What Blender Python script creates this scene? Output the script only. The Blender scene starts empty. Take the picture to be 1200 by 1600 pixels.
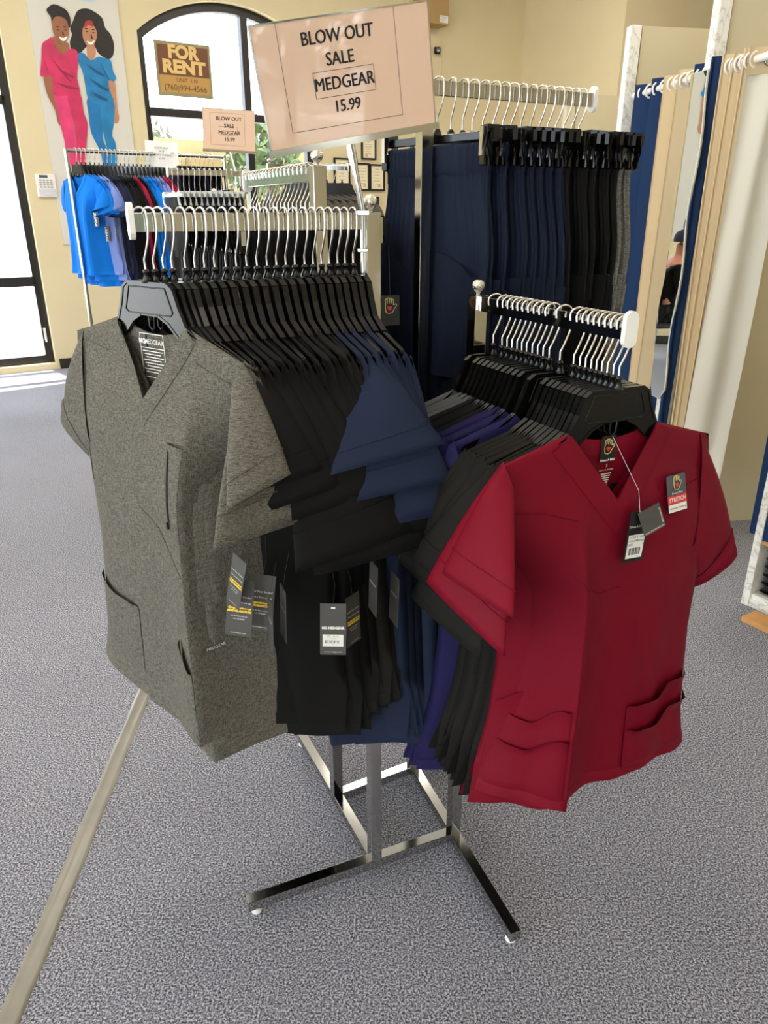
import bpy, bmesh, math, random
from mathutils import Vector, Matrix
random.seed(7)
SC = bpy.context.scene
COL = SC.collection
V = Vector
R = math.radians

# ------------------------------------------------------------------ camera
cam = bpy.data.cameras.new('camera')
cam.sensor_fit = 'VERTICAL'
cam.sensor_height = 36.0
cam.lens = 36.0 * 1149.0 / 1600.0
cam.clip_start = 0.02
cam_ob = bpy.data.objects.new('camera', cam)
cam_ob.location = (0, 0, 1.5)
cam_ob.rotation_euler = (R(90 - 22.22), 0, 0)
COL.objects.link(cam_ob)
SC.camera = cam_ob
# ------------------------------------------------------------------ view, world, lights
SC.view_settings.view_transform = 'Standard'
SC.view_settings.look = 'None'
SC.view_settings.gamma = 1
SC.view_settings.use_curve_mapping = False
SC.view_settings.exposure = 0.4
world = bpy.data.worlds.new('world')
SC.world = world
world.use_nodes = True
bg = world.node_tree.nodes['Background']
bg.inputs[0].default_value = (0.76, 0.87, 1.0, 1)
bg.inputs[1].default_value = 6.0
sun = bpy.data.lights.new('sun', 'SUN')
sun.energy = 9.0
sun.angle = R(0.6)
sun.color = (1, 0.95, 0.86)
sun_ob = bpy.data.objects.new('sun', sun)
COL.objects.link(sun_ob)
sun_ob.rotation_euler = V((0.40, -0.45, -1.9)).to_track_quat('-Z', 'Y').to_euler()
LAMP_POWER = (34.0, 26.0, 8.0)
LAMP_COLOR = (1.0, 0.93, 0.82)

# ------------------------------------------------------------------ room frame
P0 = V((-3.38, 7.56, 0))
WD = V((math.sin(R(56.9)), math.cos(R(56.9)), 0))      # along the window wall
VN = V((WD.y, -WD.x, 0))                               # into the room
ROOM = Matrix(((WD.x, VN.x, 0, P0.x), (WD.y, VN.y, 0, P0.y), (0, 0, 1, 0), (0, 0, 0, 1)))
def rw(u, v, z=0):
    return P0 + WD * u + VN * v + V((0, 0, z))
CEIL = 4.4

# ------------------------------------------------------------------ helpers
def lin(c):
    return tuple((x / 12.92 if x <= 0.04045 else ((x + 0.055) / 1.055) ** 2.4) for x in (v / 255.0 for v in c))
def nodes_of(name):
    m = bpy.data.materials.new(name)
    m.use_nodes = True
    nt = m.node_tree
    return m, nt, nt.nodes['Principled BSDF']
def mat(name, rgb, rough=0.5, metal=0.0, noise=0.0, nscale=40.0, bump=0.0, bscale=200.0, spec=0.5, sheen=0.0):
    m, nt, b = nodes_of(name)
    c = lin(rgb)
    b.inputs['Base Color'].default_value = (*c, 1)
    b.inputs['Roughness'].default_value = rough
    b.inputs['Metallic'].default_value = metal
    b.inputs['Specular IOR Level'].default_value = spec
    if sheen:
        b.inputs['Sheen Weight'].default_value = sheen
        b.inputs['Sheen Roughness'].default_value = 0.4
    tc = nt.nodes.new('ShaderNodeTexCoord')
    if noise:
        n = nt.nodes.new('ShaderNodeTexNoise')
        n.inputs['Scale'].default_value = nscale
        n.inputs['Detail'].default_value = 4
        nt.links.new(tc.outputs['Object'], n.inputs['Vector'])
        r = nt.nodes.new('ShaderNodeValToRGB')
        r.color_ramp.elements[0].position = 0.3
        r.color_ramp.elements[1].position = 0.7
        r.color_ramp.elements[0].color = (*[x * (1 - noise) for x in c], 1)
        r.color_ramp.elements[1].color = (*[min(1, x * (1 + noise)) for x in c], 1)
        nt.links.new(n.outputs['Fac'], r.inputs['Fac'])
        nt.links.new(r.outputs['Color'], b.inputs['Base Color'])
    if bump:
        n2 = nt.nodes.new('ShaderNodeTexNoise')
        n2.inputs['Scale'].default_value = bscale
        n2.inputs['Detail'].default_value = 3
        nt.links.new(tc.outputs['Object'], n2.inputs['Vector'])
        bp = nt.nodes.new('ShaderNodeBump')
        bp.inputs['Strength'].default_value = bump
        bp.inputs['Distance'].default_value = 0.002
        nt.links.new(n2.outputs['Fac'], bp.inputs['Height'])
        nt.links.new(bp.outputs['Normal'], b.inputs['Normal'])
    return m
def fabric(name, rgb, rough=0.75, wr=0.35):
    """woven cloth: soft large wrinkles and a fine weave"""
    m, nt, b = nodes_of(name)
    c = lin(rgb)
    b.inputs['Base Color'].default_value = (*c, 1)
    b.inputs['Roughness'].default_value = rough
    b.inputs['Specular IOR Level'].default_value = 0.12
    tc = nt.nodes.new('ShaderNodeTexCoord')
    n = nt.nodes.new('ShaderNodeTexNoise')
    n.inputs['Scale'].default_value = 9
    n.inputs['Detail'].default_value = 2
    n2 = nt.nodes.new('ShaderNodeTexNoise')
    n2.inputs['Scale'].default_value = 700
    for k in (n, n2):
        nt.links.new(tc.outputs['Object'], k.inputs['Vector'])
    b1 = nt.nodes.new('ShaderNodeBump')
    b1.inputs['Strength'].default_value = wr
    b1.inputs['Distance'].default_value = 0.012
    nt.links.new(n.outputs['Fac'], b1.inputs['Height'])
    b2 = nt.nodes.new('ShaderNodeBump')
    b2.inputs['Strength'].default_value = 0.15
    b2.inputs['Distance'].default_value = 0.0006
    nt.links.new(n2.outputs['Fac'], b2.inputs['Height'])
    nt.links.new(b1.outputs['Normal'], b2.inputs['Normal'])
    nt.links.new(b2.outputs['Normal'], b.inputs['Normal'])
    return m
def heather(name, dark, light, wr=0.3):
    """melange weave: threads of two greys running both ways"""
    m, nt, b = nodes_of(name)
    b.inputs['Roughness'].default_value = 0.85
    b.inputs['Specular IOR Level'].default_value = 0.15
    tc = nt.nodes.new('ShaderNodeTexCoord')
    outs = []
    for sc in ((1000, 1000, 130), (130, 130, 1000)):
        mp = nt.nodes.new('ShaderNodeMapping')
        mp.inputs['Scale'].default_value = sc
        n = nt.nodes.new('ShaderNodeTexNoise')
        n.inputs['Scale'].default_value = 1.0
        n.inputs['Detail'].default_value = 1
        nt.links.new(tc.outputs['Object'], mp.inputs['Vector'])
        nt.links.new(mp.outputs['Vector'], n.inputs['Vector'])
        outs.append(n.outputs['Fac'])
    ad = nt.nodes.new('ShaderNodeMath')
    ad.operation = 'ADD'
    nt.links.new(outs[0], ad.inputs[0])
    nt.links.new(outs[1], ad.inputs[1])
    hv = nt.nodes.new('ShaderNodeMath')
    hv.operation = 'MULTIPLY'
    hv.inputs[1].default_value = 0.5
    nt.links.new(ad.outputs[0], hv.inputs[0])
    r = nt.nodes.new('ShaderNodeValToRGB')
    r.color_ramp.elements[0].position = 0.36
    r.color_ramp.elements[1].position = 0.64
    r.color_ramp.elements[0].color = (*lin(dark), 1)
    r.color_ramp.elements[1].color = (*lin(light), 1)
    nt.links.new(hv.outputs[0], r.inputs['Fac'])
    nt.links.new(r.outputs['Color'], b.inputs['Base Color'])
    n = nt.nodes.new('ShaderNodeTexNoise')
    n.inputs['Scale'].default_value = 9
    n.inputs['Detail'].default_value = 2
    nt.links.new(tc.outputs['Object'], n.inputs['Vector'])
    b1 = nt.nodes.new('ShaderNodeBump')
    b1.inputs['Strength'].default_value = wr
    b1.inputs['Distance'].default_value = 0.012
    nt.links.new(n.outputs['Fac'], b1.inputs['Height'])
    nt.links.new(b1.outputs['Normal'], b.inputs['Normal'])
    return m
def glass_mat(name, tint=(1, 1, 1), gloss=0.08):
    m = bpy.data.materials.new(name)
    m.use_nodes = True
    nt = m.node_tree
    nt.nodes.clear()
    out = nt.nodes.new('ShaderNodeOutputMaterial')
    t = nt.nodes.new('ShaderNodeBsdfTransparent')
    t.inputs[0].default_value = (*tint, 1)
    g = nt.nodes.new('ShaderNodeBsdfGlossy')
    g.inputs['Roughness'].default_value = 0.02
    mx = nt.nodes.new('ShaderNodeMixShader')
    mx.inputs[0].default_value = gloss
    nt.links.new(t.outputs[0], mx.inputs[1])
    nt.links.new(g.outputs[0], mx.inputs[2])
    nt.links.new(mx.outputs[0], out.inputs[0])
    return m
def emit(name, rgb, s):
    m = bpy.data.materials.new(name)
    m.use_nodes = True
    nt = m.node_tree
    b = nt.nodes['Principled BSDF']
    b.inputs['Base Color'].default_value = (*lin(rgb), 1)
    b.inputs['Emission Color'].default_value = (*lin(rgb), 1)
    b.inputs['Emission Strength'].default_value = s
    return m

class MB:
    def __init__(s):
        s.v = []; s.f = []; s.sm = []
    def add(s, vs, fs, smooth=False, M=None):
        o = len(s.v)
        for p in vs:
            p = V(p)
            s.v.append(M @ p if M is not None else p)
        for f in fs:
            s.f.append([o + i for i in f]); s.sm.append(smooth)
        return s
    def box(s, c, size, M=None):
        x, y, z = [k / 2 for k in size]
        vs = [V(c) + V((a * x, b * y, d * z)) for a in (-1, 1) for b in (-1, 1) for d in (-1, 1)]
        return s.add(vs, [(0, 1, 3, 2), (4, 6, 7, 5), (0, 4, 5, 1), (2, 3, 7, 6), (0, 2, 6, 4), (1, 5, 7, 3)], False, M)
    def bar(s, p0, p1, w, h, up=(0, 0, 1), M=None):
        p0, p1 = V(p0), V(p1)
        d = (p1 - p0).normalized()
        a = d.cross(V(up)).normalized()
        b = a.cross(d).normalized()
        vs = []
        for p in (p0, p1):
            for (i, j) in ((-1, -1), (1, -1), (1, 1), (-1, 1)):
                vs.append(p + a * (i * w / 2) + b * (j * h / 2))
        return s.add(vs, [(3, 2, 1, 0), (4, 5, 6, 7), (0, 1, 5, 4), (1, 2, 6, 5), (2, 3, 7, 6), (3, 0, 4, 7)], False, M)
    def tube(s, path, r, n=8, cap=True, M=None):
        path = [V(p) for p in path]
        rs = r if isinstance(r, (list, tuple)) else [r] * len(path)
        vs = []; fs = []
        d0 = (path[1] - path[0]).normalized()
        a = d0.orthogonal().normalized()
        for i, p in enumerate(path):
            d = (path[min(i + 1, len(path) - 1)] - path[max(i - 1, 0)])
            if d.length < 1e-9: d = d0
            d.normalize()
            a = (a - d * a.dot(d))
            if a.length < 1e-6: a = d.orthogonal()
            a.normalize()
            b = d.cross(a)
            for k in range(n):
                t = 2 * math.pi * k / n
                vs.append(p + (a * math.cos(t) + b * math.sin(t)) * rs[i])
        for i in range(len(path) - 1):
            for k in range(n):
                k2 = (k + 1) % n
                fs.append((i * n + k, i * n + k2, (i + 1) * n + k2, (i + 1) * n + k))
        s.add(vs, fs, True, M)
        if cap:
            s.add(vs[:n], [tuple(reversed(range(n)))], False, M)
            s.add(vs[-n:], [tuple(range(n))], False, M)
        return s
    def lathe(s, prof, n=20, M=None, smooth=True):
        vs = []; fs = []
        for (r, z) in prof:
            for k in range(n):
                t = 2 * math.pi * k / n
                vs.append((r * math.cos(t), r * math.sin(t), z))
        for i in range(len(prof) - 1):
            for k in range(n):
                k2 = (k + 1) % n
                fs.append((i * n + k, i * n + k2, (i + 1) * n + k2, (i + 1) * n + k))
        return s.add(vs, fs, smooth, M)
    def ball(s, c, r, n=14, M=None, sz=(1, 1, 1)):
        vs = []; fs = []
        m = n // 2
        for i in range(m + 1):
            ph = math.pi * i / m
            for k in range(n):
                t = 2 * math.pi * k / n
                vs.append(V(c) + V((r * sz[0] * math.sin(ph) * math.cos(t), r * sz[1] * math.sin(ph) * math.sin(t), r * sz[2] * math.cos(ph))))
        for i in range(m):
            for k in range(n):
                k2 = (k + 1) % n
                fs.append((i * n + k, (i + 1) * n + k, (i + 1) * n + k2, i * n + k2))
        return s.add(vs, fs, True, M)
    def prism(s, out, y0, y1, M=None):
        """outline in the XZ plane, extruded from y0 to y1"""
        n = len(out)
        vs = [V((x, y0, z)) for x, z in out] + [V((x, y1, z)) for x, z in out]
        fs = [tuple(range(n)), tuple(reversed(range(n, 2 * n)))]
        fs += [(i, i + n, (i + 1) % n + n, (i + 1) % n) for i in range(n)]
        return s.add(vs, fs, False, M)
    def grid(s, rows, closed=False, smooth=True, M=None):
        nr = len(rows); nc = len(rows[0])
        vs = [p for r in rows for p in r]
        fs = []
        for i in range(nr - 1):
            for k in range(nc if closed else nc - 1):
                k2 = (k + 1) % nc
                fs.append((i * nc + k, i * nc + k2, (i + 1) * nc + k2, (i + 1) * nc + k))
        return s.add(vs, fs, smooth, M)
    def build(s, name, m, parent=None, M=None, bevel=0.0, loc=None, weld=False):
        me = bpy.data.meshes.new(name)
        vs = s.v if M is None else [M @ p for p in s.v]
        me.from_pydata([tuple(p) for p in vs], [], s.f)
        me.polygons.foreach_set('use_smooth', s.sm)
        if m is not None:
            me.materials.append(m)
        if weld:
            bm = bmesh.new(); bm.from_mesh(me)
            bmesh.ops.remove_doubles(bm, verts=bm.verts, dist=1e-5)
            bmesh.ops.recalc_face_normals(bm, faces=bm.faces)
            bm.to_mesh(me); bm.free()
        me.update()
        o = bpy.data.objects.new(name, me)
        COL.objects.link(o)
        if parent is not None: o.parent = parent
        if loc is not None: o.location = loc
        if bevel:
            md = o.modifiers.new('bevel', 'BEVEL')
            md.width = bevel; md.segments = 2; md.limit_method = 'ANGLE'
        return o
def tag(o, label, cat, group=None):
    o['label'] = label; o['category'] = cat
    if group: o['group'] = group
    return o
def thing(name, label, cat, loc=(0, 0, 0), rz=0.0, group=None):
    o = bpy.data.objects.new(name, None)
    o.empty_display_size = 0.05
    COL.objects.link(o)
    o.location = loc
    o.rotation_euler = (0, 0, rz)
    return tag(o, label, cat, group)
def struct(o):
    o['kind'] = 'structure'
    return o
def Mrz(loc, rz):
    return Matrix.Translation(V(loc)) @ Matrix.Rotation(rz, 4, 'Z')
def frame(c, x, up):
    """matrix: local X along x, local Z along up, local -Y out of the face"""
    x = V(x).normalized(); z = V(up); z = (z - x * z.dot(x)).normalized(); y = z.cross(x)
    return Matrix(((x.x, y.x, z.x, c[0]), (x.y, y.y, z.y, c[1]), (x.z, y.z, z.z, c[2]), (0, 0, 0, 1)))
_tc = {}
def text_geo(body, size, bold=0.0, align='CENTER', spacing=1.0):
    key = (body, size, bold, align, spacing)
    if key in _tc: return _tc[key]
    cu = bpy.data.curves.new('t', 'FONT')
    cu.body = body; cu.size = size; cu.align_x = align; cu.align_y = 'CENTER'
    cu.offset = bold; cu.resolution_u = 3; cu.space_character = spacing
    ob = bpy.data.objects.new('t', cu); COL.objects.link(ob)
    bpy.context.view_layer.update()
    dg = bpy.context.evaluated_depsgraph_get()
    me = bpy.data.meshes.new_from_object(ob.evaluated_get(dg))
    vs = [(v.co.x, 0.0, v.co.y) for v in me.vertices]
    fs = [tuple(p.vertices) for p in me.polygons]
    bpy.data.objects.remove(ob); bpy.data.curves.remove(cu); bpy.data.meshes.remove(me)
    _tc[key] = (vs, fs)
    return vs, fs
def put_text(mb, body, size, x, z, y=-0.0006, bold=0.0, align='CENTER', M=None, spacing=1.0, sx=1.0):
    vs, fs = text_geo(body, size, bold, align, spacing)
    mb.add([(p[0] * sx + x, y, p[2] + z) for p in vs], fs, False, M)
def rect(mb, x0, x1, z0, z1, y, M=None):
    mb.add([(x0, y, z0), (x1, y, z0), (x1, y, z1), (x0, y, z1)], [(0, 1, 2, 3)], False, M)
def lerp(a, b, t): return a + (b - a) * t
def interp(t, xs, ys):
    if t <= xs[0]: return ys[0]
    for i in range(len(xs) - 1):
        if t <= xs[i + 1]:
            return lerp(ys[i], ys[i + 1], (t - xs[i]) / (xs[i + 1] - xs[i]))
    return ys[-1]
def sstep(t):
    t = max(0, min(1, t)); return t * t * (3 - 2 * t)
def spline(pts, n=4):
    """closed Catmull-Rom through 2D points"""
    out = []; m = len(pts)
    for i in range(m):
        p0, p1, p2, p3 = pts[i - 1], pts[i], pts[(i + 1) % m], pts[(i + 2) % m]
        for k in range(n):
            t = k / n
            out.append(tuple(0.5 * ((2 * p1[j]) + (-p0[j] + p2[j]) * t + (2 * p0[j] - 5 * p1[j] + 4 * p2[j] - p3[j]) * t * t + (-p0[j] + 3 * p1[j] - 3 * p2[j] + p3[j]) * t ** 3) for j in (0, 1)))
    return out
ORD = ['first', 'second', 'third', 'fourth', 'fifth', 'sixth', 'seventh', 'eighth', 'ninth', 'tenth', 'eleventh', 'twelfth',
       'thirteenth', 'fourteenth', 'fifteenth', 'sixteenth', 'seventeenth', 'eighteenth', 'nineteenth', 'twentieth', 'twenty-first', 'twenty-second', 'twenty-third', 'twenty-fourth']

# ------------------------------------------------------------------ materials
M_chrome = mat('chrome', (186, 185, 182), 0.10, 1.0)
M_wire = mat('chrome_wire', (225, 222, 214), 0.22, 1.0)
M_black_plastic = mat('black_plastic', (12, 12, 11), 0.22, spec=0.42)
M_black = mat('black_paint', (22, 22, 22), 0.4)
M_white_plastic = mat('white_plastic', (238, 234, 226), 0.4)
M_clear = mat('cloudy_plastic', (205, 208, 206), 0.2, spec=0.7)
M_wall = mat('wall_paint', (218, 203, 164), 0.8, noise=0.02, nscale=3, bump=0.15, bscale=120)
M_wall_lower = mat('wall_grey_paint', (196, 192, 182), 0.8, bump=0.1, bscale=120)
M_partition = mat('partition_paint', (205, 192, 158), 0.75, noise=0.02, nscale=3)
M_ceiling = mat('ceiling_paint', (236, 232, 222), 0.9, bump=0.2, bscale=80)
M_winframe = mat('bronze_frame', (36, 33, 31), 0.4)
M_trim = mat('reveal_paint', (240, 236, 222), 0.7)
M_paper = mat('peach_paper', (226, 190, 162), 0.35, spec=0.5)
M_white_paper = mat('white_paper', (236, 234, 228), 0.6)
M_ink = mat('dark_ink', (38, 36, 35), 0.6)
M_heather = heather('heather_grey_cloth', (61, 58, 52), (118, 113, 102))
M_heather_pant = heather('grey_pant_cloth', (62, 60, 55), (132, 128, 118))
M_blackcloth = fabric('black_cloth', (21, 20, 19))
M_blackcloth2 = fabric('washed_black_cloth', (29, 27, 23))
M_navy = fabric('navy_cloth', (33, 41, 61))
M_navy_pant = fabric('navy_pant_cloth', (25, 32, 49), wr=0.45)
M_purple = fabric('indigo_cloth', (33, 30, 70))
M_slate = fabric('slate_cloth', (82, 84, 86))
M_maroon = fabric('maroon_cloth', (110, 7, 28), 0.6)
M_royal = fabric('royal_blue_cloth', (18, 116, 214))
M_peri = fabric('periwinkle_cloth', (118, 136, 196))
M_darknavy = fabric('dark_navy_cloth', (34, 38, 60))
M_wine = fabric('wine_cloth', (150, 24, 60))
M_teal = fabric('pale_mint_cloth', (190, 214, 200))
M_beige = fabric('beige_curtain_cloth', (206, 184, 146), 0.8)
M_lining = fabric('curtain_lining_cloth', (214, 208, 192), 0.8)
M_bluecurt = fabric('blue_curtain_cloth', (30, 52, 88), 0.7)
M_mirror = mat('mirror_silver', (236, 240, 238), 0.01, 1.0)
M_glass = glass_mat('window_glass')
M_wood = mat('shelf_wood', (206, 150, 88), 0.5, noise=0.15, nscale=12)
M_tagcard = mat('charcoal_card', (66, 64, 60), 0.45)
M_tagblack = mat('black_card', (20, 20, 19), 0.35)
M_yellow = mat('yellow_ink', (226, 190, 40), 0.5)
M_red = mat('red_ink', (206, 40, 42), 0.5)
M_whiteink = mat('white_ink', (228, 224, 214), 0.6)
M_gold = mat('gold_ink', (206, 186, 120), 0.5)

def carpet_mat():
    m, nt, b = nodes_of('carpet')
    b.inputs['Roughness'].default_value = 0.95
    b.inputs['Specular IOR Level'].default_value = 0.1
    tc = nt.nodes.new('ShaderNodeTexCoord')
    n = nt.nodes.new('ShaderNodeTexNoise')
    n.inputs['Scale'].default_value = 215
    n.inputs['Detail'].default_value = 6
    n.inputs['Roughness'].default_value = 0.8
    n2 = nt.nodes.new('ShaderNodeTexNoise')
    n2.inputs['Scale'].default_value = 1.4
    nt.links.new(tc.outputs['Object'], n.inputs['Vector'])
    nt.links.new(tc.outputs['Object'], n2.inputs['Vector'])
    r = nt.nodes.new('ShaderNodeValToRGB')
    e = r.color_ramp.elements
    e[0].position = 0.41; e[0].color = (*lin((44, 46, 58)), 1)
    e[1].position = 0.59; e[1].color = (*lin((228, 226, 230)), 1)
    k = e.new(0.5); k.color = (*lin((128, 129, 142)), 1)
    nt.links.new(n.outputs['Fac'], r.inputs['Fac'])
    mx = nt.nodes.new('ShaderNodeMixRGB')
    mx.blend_type = 'MULTIPLY'
    mx.inputs[0].default_value = 0.25
    nt.links.new(r.outputs['Color'], mx.inputs[1])
    nt.links.new(n2.outputs['Fac'], mx.inputs[2])
    nt.links.new(mx.outputs[0], b.inputs['Base Color'])
    bp = nt.nodes.new('ShaderNodeBump')
    bp.inputs['Strength'].default_value = 0.6
    bp.inputs['Distance'].default_value = 0.004
    nt.links.new(n.outputs['Fac'], bp.inputs['Height'])
    nt.links.new(bp.outputs['Normal'], b.inputs['Normal'])
    return m
M_carpet = carpet_mat()
def marble_mat():
    m, nt, b = nodes_of('marble_film')
    b.inputs['Roughness'].default_value = 0.3
    tc = nt.nodes.new('ShaderNodeTexCoord')
    n = nt.nodes.new('ShaderNodeTexNoise')
    n.inputs['Scale'].default_value = 7
    n.inputs['Detail'].default_value = 8
    n.inputs['Distortion'].default_value = 2.2
    nt.links.new(tc.outputs['Object'], n.inputs['Vector'])
    r = nt.nodes.new('ShaderNodeValToRGB')
    e = r.color_ramp.elements
    e[0].position = 0.40; e[0].color = (*lin((236, 234, 224)), 1)
    e[1].position = 0.60; e[1].color = (*lin((236, 234, 224)), 1)
    k = e.new(0.49); k.color = (*lin((226, 222, 212)), 1)
    k = e.new(0.51); k.color = (*lin((186, 180, 168)), 1)
    k = e.new(0.53); k.color = (*lin((230, 226, 216)), 1)
    nt.links.new(n.outputs['Fac'], r.inputs['Fac'])
    nt.links.new(r.outputs['Color'], b.inputs['Base Color'])
    return m
M_marble = marble_mat()

# ------------------------------------------------------------------ room shell
U0, U1, VB = -6.0, 6.15, 12.0
fl = MB(); c4 = [rw(U0, -0.0), rw(9.5, -0.0), rw(9.5, VB), rw(U0, VB)]
fl.add(c4 + [p - V((0, 0, 0.1)) for p in c4], [(3, 2, 1, 0), (4, 5, 6, 7), (0, 1, 5, 4), (1, 2, 6, 5), (2, 3, 7, 6), (3, 0, 4, 7)])
struct(fl.build('floor', M_carpet))
cl = MB(); cl.add([p + V((0, 0, CEIL)) for p in c4] + [p + V((0, 0, CEIL + 0.1)) for p in c4], [(0, 1, 2, 3), (7, 6, 5, 4), (1, 0, 4, 5), (2, 1, 5, 6), (3, 2, 6, 7), (0, 3, 7, 4)])
struct(cl.build('ceiling', M_ceiling))

def arch(s0, s1, z0, zs, rise, n=24):
    """outline of an arched opening, counter-clockwise in (s,z)"""
    w = (s1 - s0) / 2; c = (s0 + s1) / 2
    r = (w * w + rise * rise) / (2 * rise)
    a = math.asin(w / r)
    pts = [(s0, z0), (s1, z0)]
    for k in range(n + 1):
        t = a - 2 * a * k / n
        pts.append((c + r * math.sin(t), zs + rise - r + r * math.cos(t)))
    return pts
def holed_wall(outer, holes, thick):
    """2D filled curve with holes -> mesh data in (s, z), extruded outward"""
    cu = bpy.data.curves.new('w', 'CURVE'); cu.dimensions = '2D'; cu.fill_mode = 'BOTH'; cu.extrude = thick / 2
    for pts in [outer] + holes:
        sp = cu.splines.new('POLY'); sp.points.add(len(pts) - 1)
        for i, p in enumerate(pts): sp.points[i].co = (p[0], p[1], 0, 1)
        sp.use_cyclic_u = True
    ob = bpy.data.objects.new('w', cu); COL.objects.link(ob)
    bpy.context.view_layer.update()
    me = bpy.data.meshes.new_from_object(ob.evaluated_get(bpy.context.evaluated_depsgraph_get()))
    vs = [v.co.copy() for v in me.vertices]; fs = [tuple(p.vertices) for p in me.polygons]
    bpy.data.objects.remove(ob); bpy.data.curves.remove(cu); bpy.data.meshes.remove(me)
    return vs, fs
WT = 0.22
A1 = arch(-2.3, 0.02, 0.06, 3.02, 0.36)
A2 = arch(1.22, 3.12, 0.75, 3.10, 0.34)
vs, fs = holed_wall([(U0, 0), (9.5, 0), (9.5, CEIL), (U0, CEIL)], [A1, A2], WT)
w = MB(); w.add([rw(p.x, -WT / 2 - p.z, p.y) for p in vs], fs)
struct(w.build('wall_window', M_wall))
def arched_window(idx, A, z0, mull_s, trans_z, low_z, out):
    """frame bars set in the opening, glass as its part"""
    fr = MB(); y = -0.12; t = 0.075
    n = len(A)
    inner = []
    cx = (A[0][0] + A[1][0]) / 2
    for i, (s, z) in enumerate(A):
        pr = A[i - 1]; nx = A[(i + 1) % n]
        d1 = V((s - pr[0], z - pr[1], 0)).normalized(); d2 = V((nx[0] - s, nx[1] - z, 0)).normalized()
        n1 = V((-d1.y, d1.x, 0)); n2 = V((-d2.y, d2.x, 0))
        b = (n1 + n2); b = b / max(0.3, b.dot(n1)) if b.length > 1e-6 else n1
        inner.append((s + b.x * t, z + b.y * t))
    for i in range(n):
        j = (i + 1) % n
        o1, o2, i1, i2 = A[i], A[j], inner[i], inner[j]
        q = []
        for yy in (y - 0.04, y + 0.04):
            q += [rw(o1[0], yy, o1[1]), rw(o2[0], yy, o2[1]), rw(i2[0], yy, i2[1]), rw(i1[0], yy, i1[1])]
        fr.add(q, [(0, 1, 2, 3), (7, 6, 5, 4), (3, 2, 6, 7), (1, 0, 4, 5)])
    s0, s1 = A[0][0], A[1][0]
    for (ms, za, zb) in mull_s:
        fr.box((0, 0, 0), (0.075, 0.08, zb - za), ROOM @ Matrix.Translation((ms, y, (za + zb) / 2)))
    for tz in trans_z:
        fr.box((0, 0, 0), (s1 - s0 - 0.1, 0.08, 0.075), ROOM @ Matrix.Translation(((s0 + s1) / 2, y, tz)))
    if low_z:
        for tz in low_z:
            fr.box((0, 0, 0), (s1 - s0 - 0.1, 0.08, 0.09), ROOM @ Matrix.Translation(((s0 + s1) / 2, y, tz)))
    f = struct(fr.build('window_%d' % idx, M_winframe))
    g = MB()
    m = len(A)
    g.add([rw(p[0], y - 0.003, p[1]) for p in A] + [rw(p[0], y + 0.003, p[1]) for p in A], [tuple(range(m)), tuple(reversed(range(m, 2 * m)))])
    g.build('pane', M_glass, f)
    return f
w1 = arched_window(1, A1, 0.06, [(-1.15, 0.1, 3.35)], [2.44], [0.86], None)
w2 = arched_window(2, A2, 0.75, [(2.36, 0.8, 3.42)], [2.43], None, None)
# casement catch on the left window
hd = MB(); hd.box((0, 0, 0), (0.02, 0.02, 0.12), ROOM @ Matrix.Translation((-0.03, -0.07, 0.35)))
hd.box((0, 0, 0), (0.015, 0.035, 0.02), ROOM @ Matrix.Translation((-0.03, -0.065, 0.28)))
hd.build('catch', M_white_plastic, w1)
# other walls
def slab(name, u0, u1, v0, v1, z0=0, z1=CEIL, m=None):
    b = MB()
    b.box((0, 0, 0), (abs(u1 - u0), abs(v1 - v0), z1 - z0), ROOM @ Matrix.Translation(((u0 + u1) / 2, (v0 + v1) / 2, (z0 + z1) / 2)))
    return struct(b.build(name, m or M_wall))
slab('wall_recess', U1, 9.5, 0, 1.62)
slab('wall_right', 9.5, 9.7, -WT, VB)
LA = [arch(1.6, 4.2, 0.1, 2.9, 0.4), arch(5.2, 7.8, 0.1, 2.9, 0.4), arch(8.8, 11.2, 0.1, 2.9, 0.4)]  # unseen windows, added to bring cool daylight in from the left
vs, fs = holed_wall([(0, 0), (VB, 0), (VB, CEIL), (0, CEIL)], LA, WT)
w = MB(); w.add([rw(U0 - WT / 2 - p.z, p.x, p.y) for p in vs], fs)
struct(w.build('wall_left', M_wall))
for i, A in enumerate(LA):
    f = MB()
    cx = (A[0][0] + A[1][0]) / 2
    f.box((0, 0, 0), (0.08, 0.08, 3.2), ROOM @ Matrix.Translation((U0 - 0.1, cx, 1.7)))
    f.box((0, 0, 0), (0.08, A[1][0] - A[0][0], 0.08), ROOM @ Matrix.Translation((U0 - 0.1, cx, 2.4)))
    o = struct(f.build('window_%d' % (i + 6), M_winframe))
    g = MB(); m = len(A)
    g.add([rw(U0 - 0.1, p[0], p[1]) for p in A], [tuple(range(m))])
    g.build('pane', M_glass, o)
FA = [arch(-4.9, -3.3, 0.1, 2.7, 0.3), arch(-1.8, -0.66, 0.1, 2.7, 0.25), arch(4.3, 5.7, 0.1, 2.7, 0.3)]
vs, fs = holed_wall([(U0, 0), (9.5, 0), (9.5, CEIL), (U0, CEIL)], FA, WT)
w = MB(); w.add([rw(p.x, VB + WT / 2 + p.z, p.y) for p in vs], fs)
struct(w.build('wall_front', M_wall))
for i, A in enumerate(FA):
    f = MB()
    cx = (A[0][0] + A[1][0]) / 2
    f.box((0, 0, 0), (0.08, 0.08, 3.2), ROOM @ Matrix.Translation((cx, VB + 0.1, 1.7)))
    f.box((0, 0, 0), (A[1][0] - A[0][0], 0.08, 0.08), ROOM @ Matrix.Translation((cx, VB + 0.1, 2.4)))
    o = struct(f.build('window_%d' % (i + 3), M_winframe))
    g = MB(); m = len(A)
    g.add([rw(p[0], VB + 0.1, p[1]) for p in A], [tuple(range(m))])
    g.build('pane', M_glass, o)
b = MB()
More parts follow.
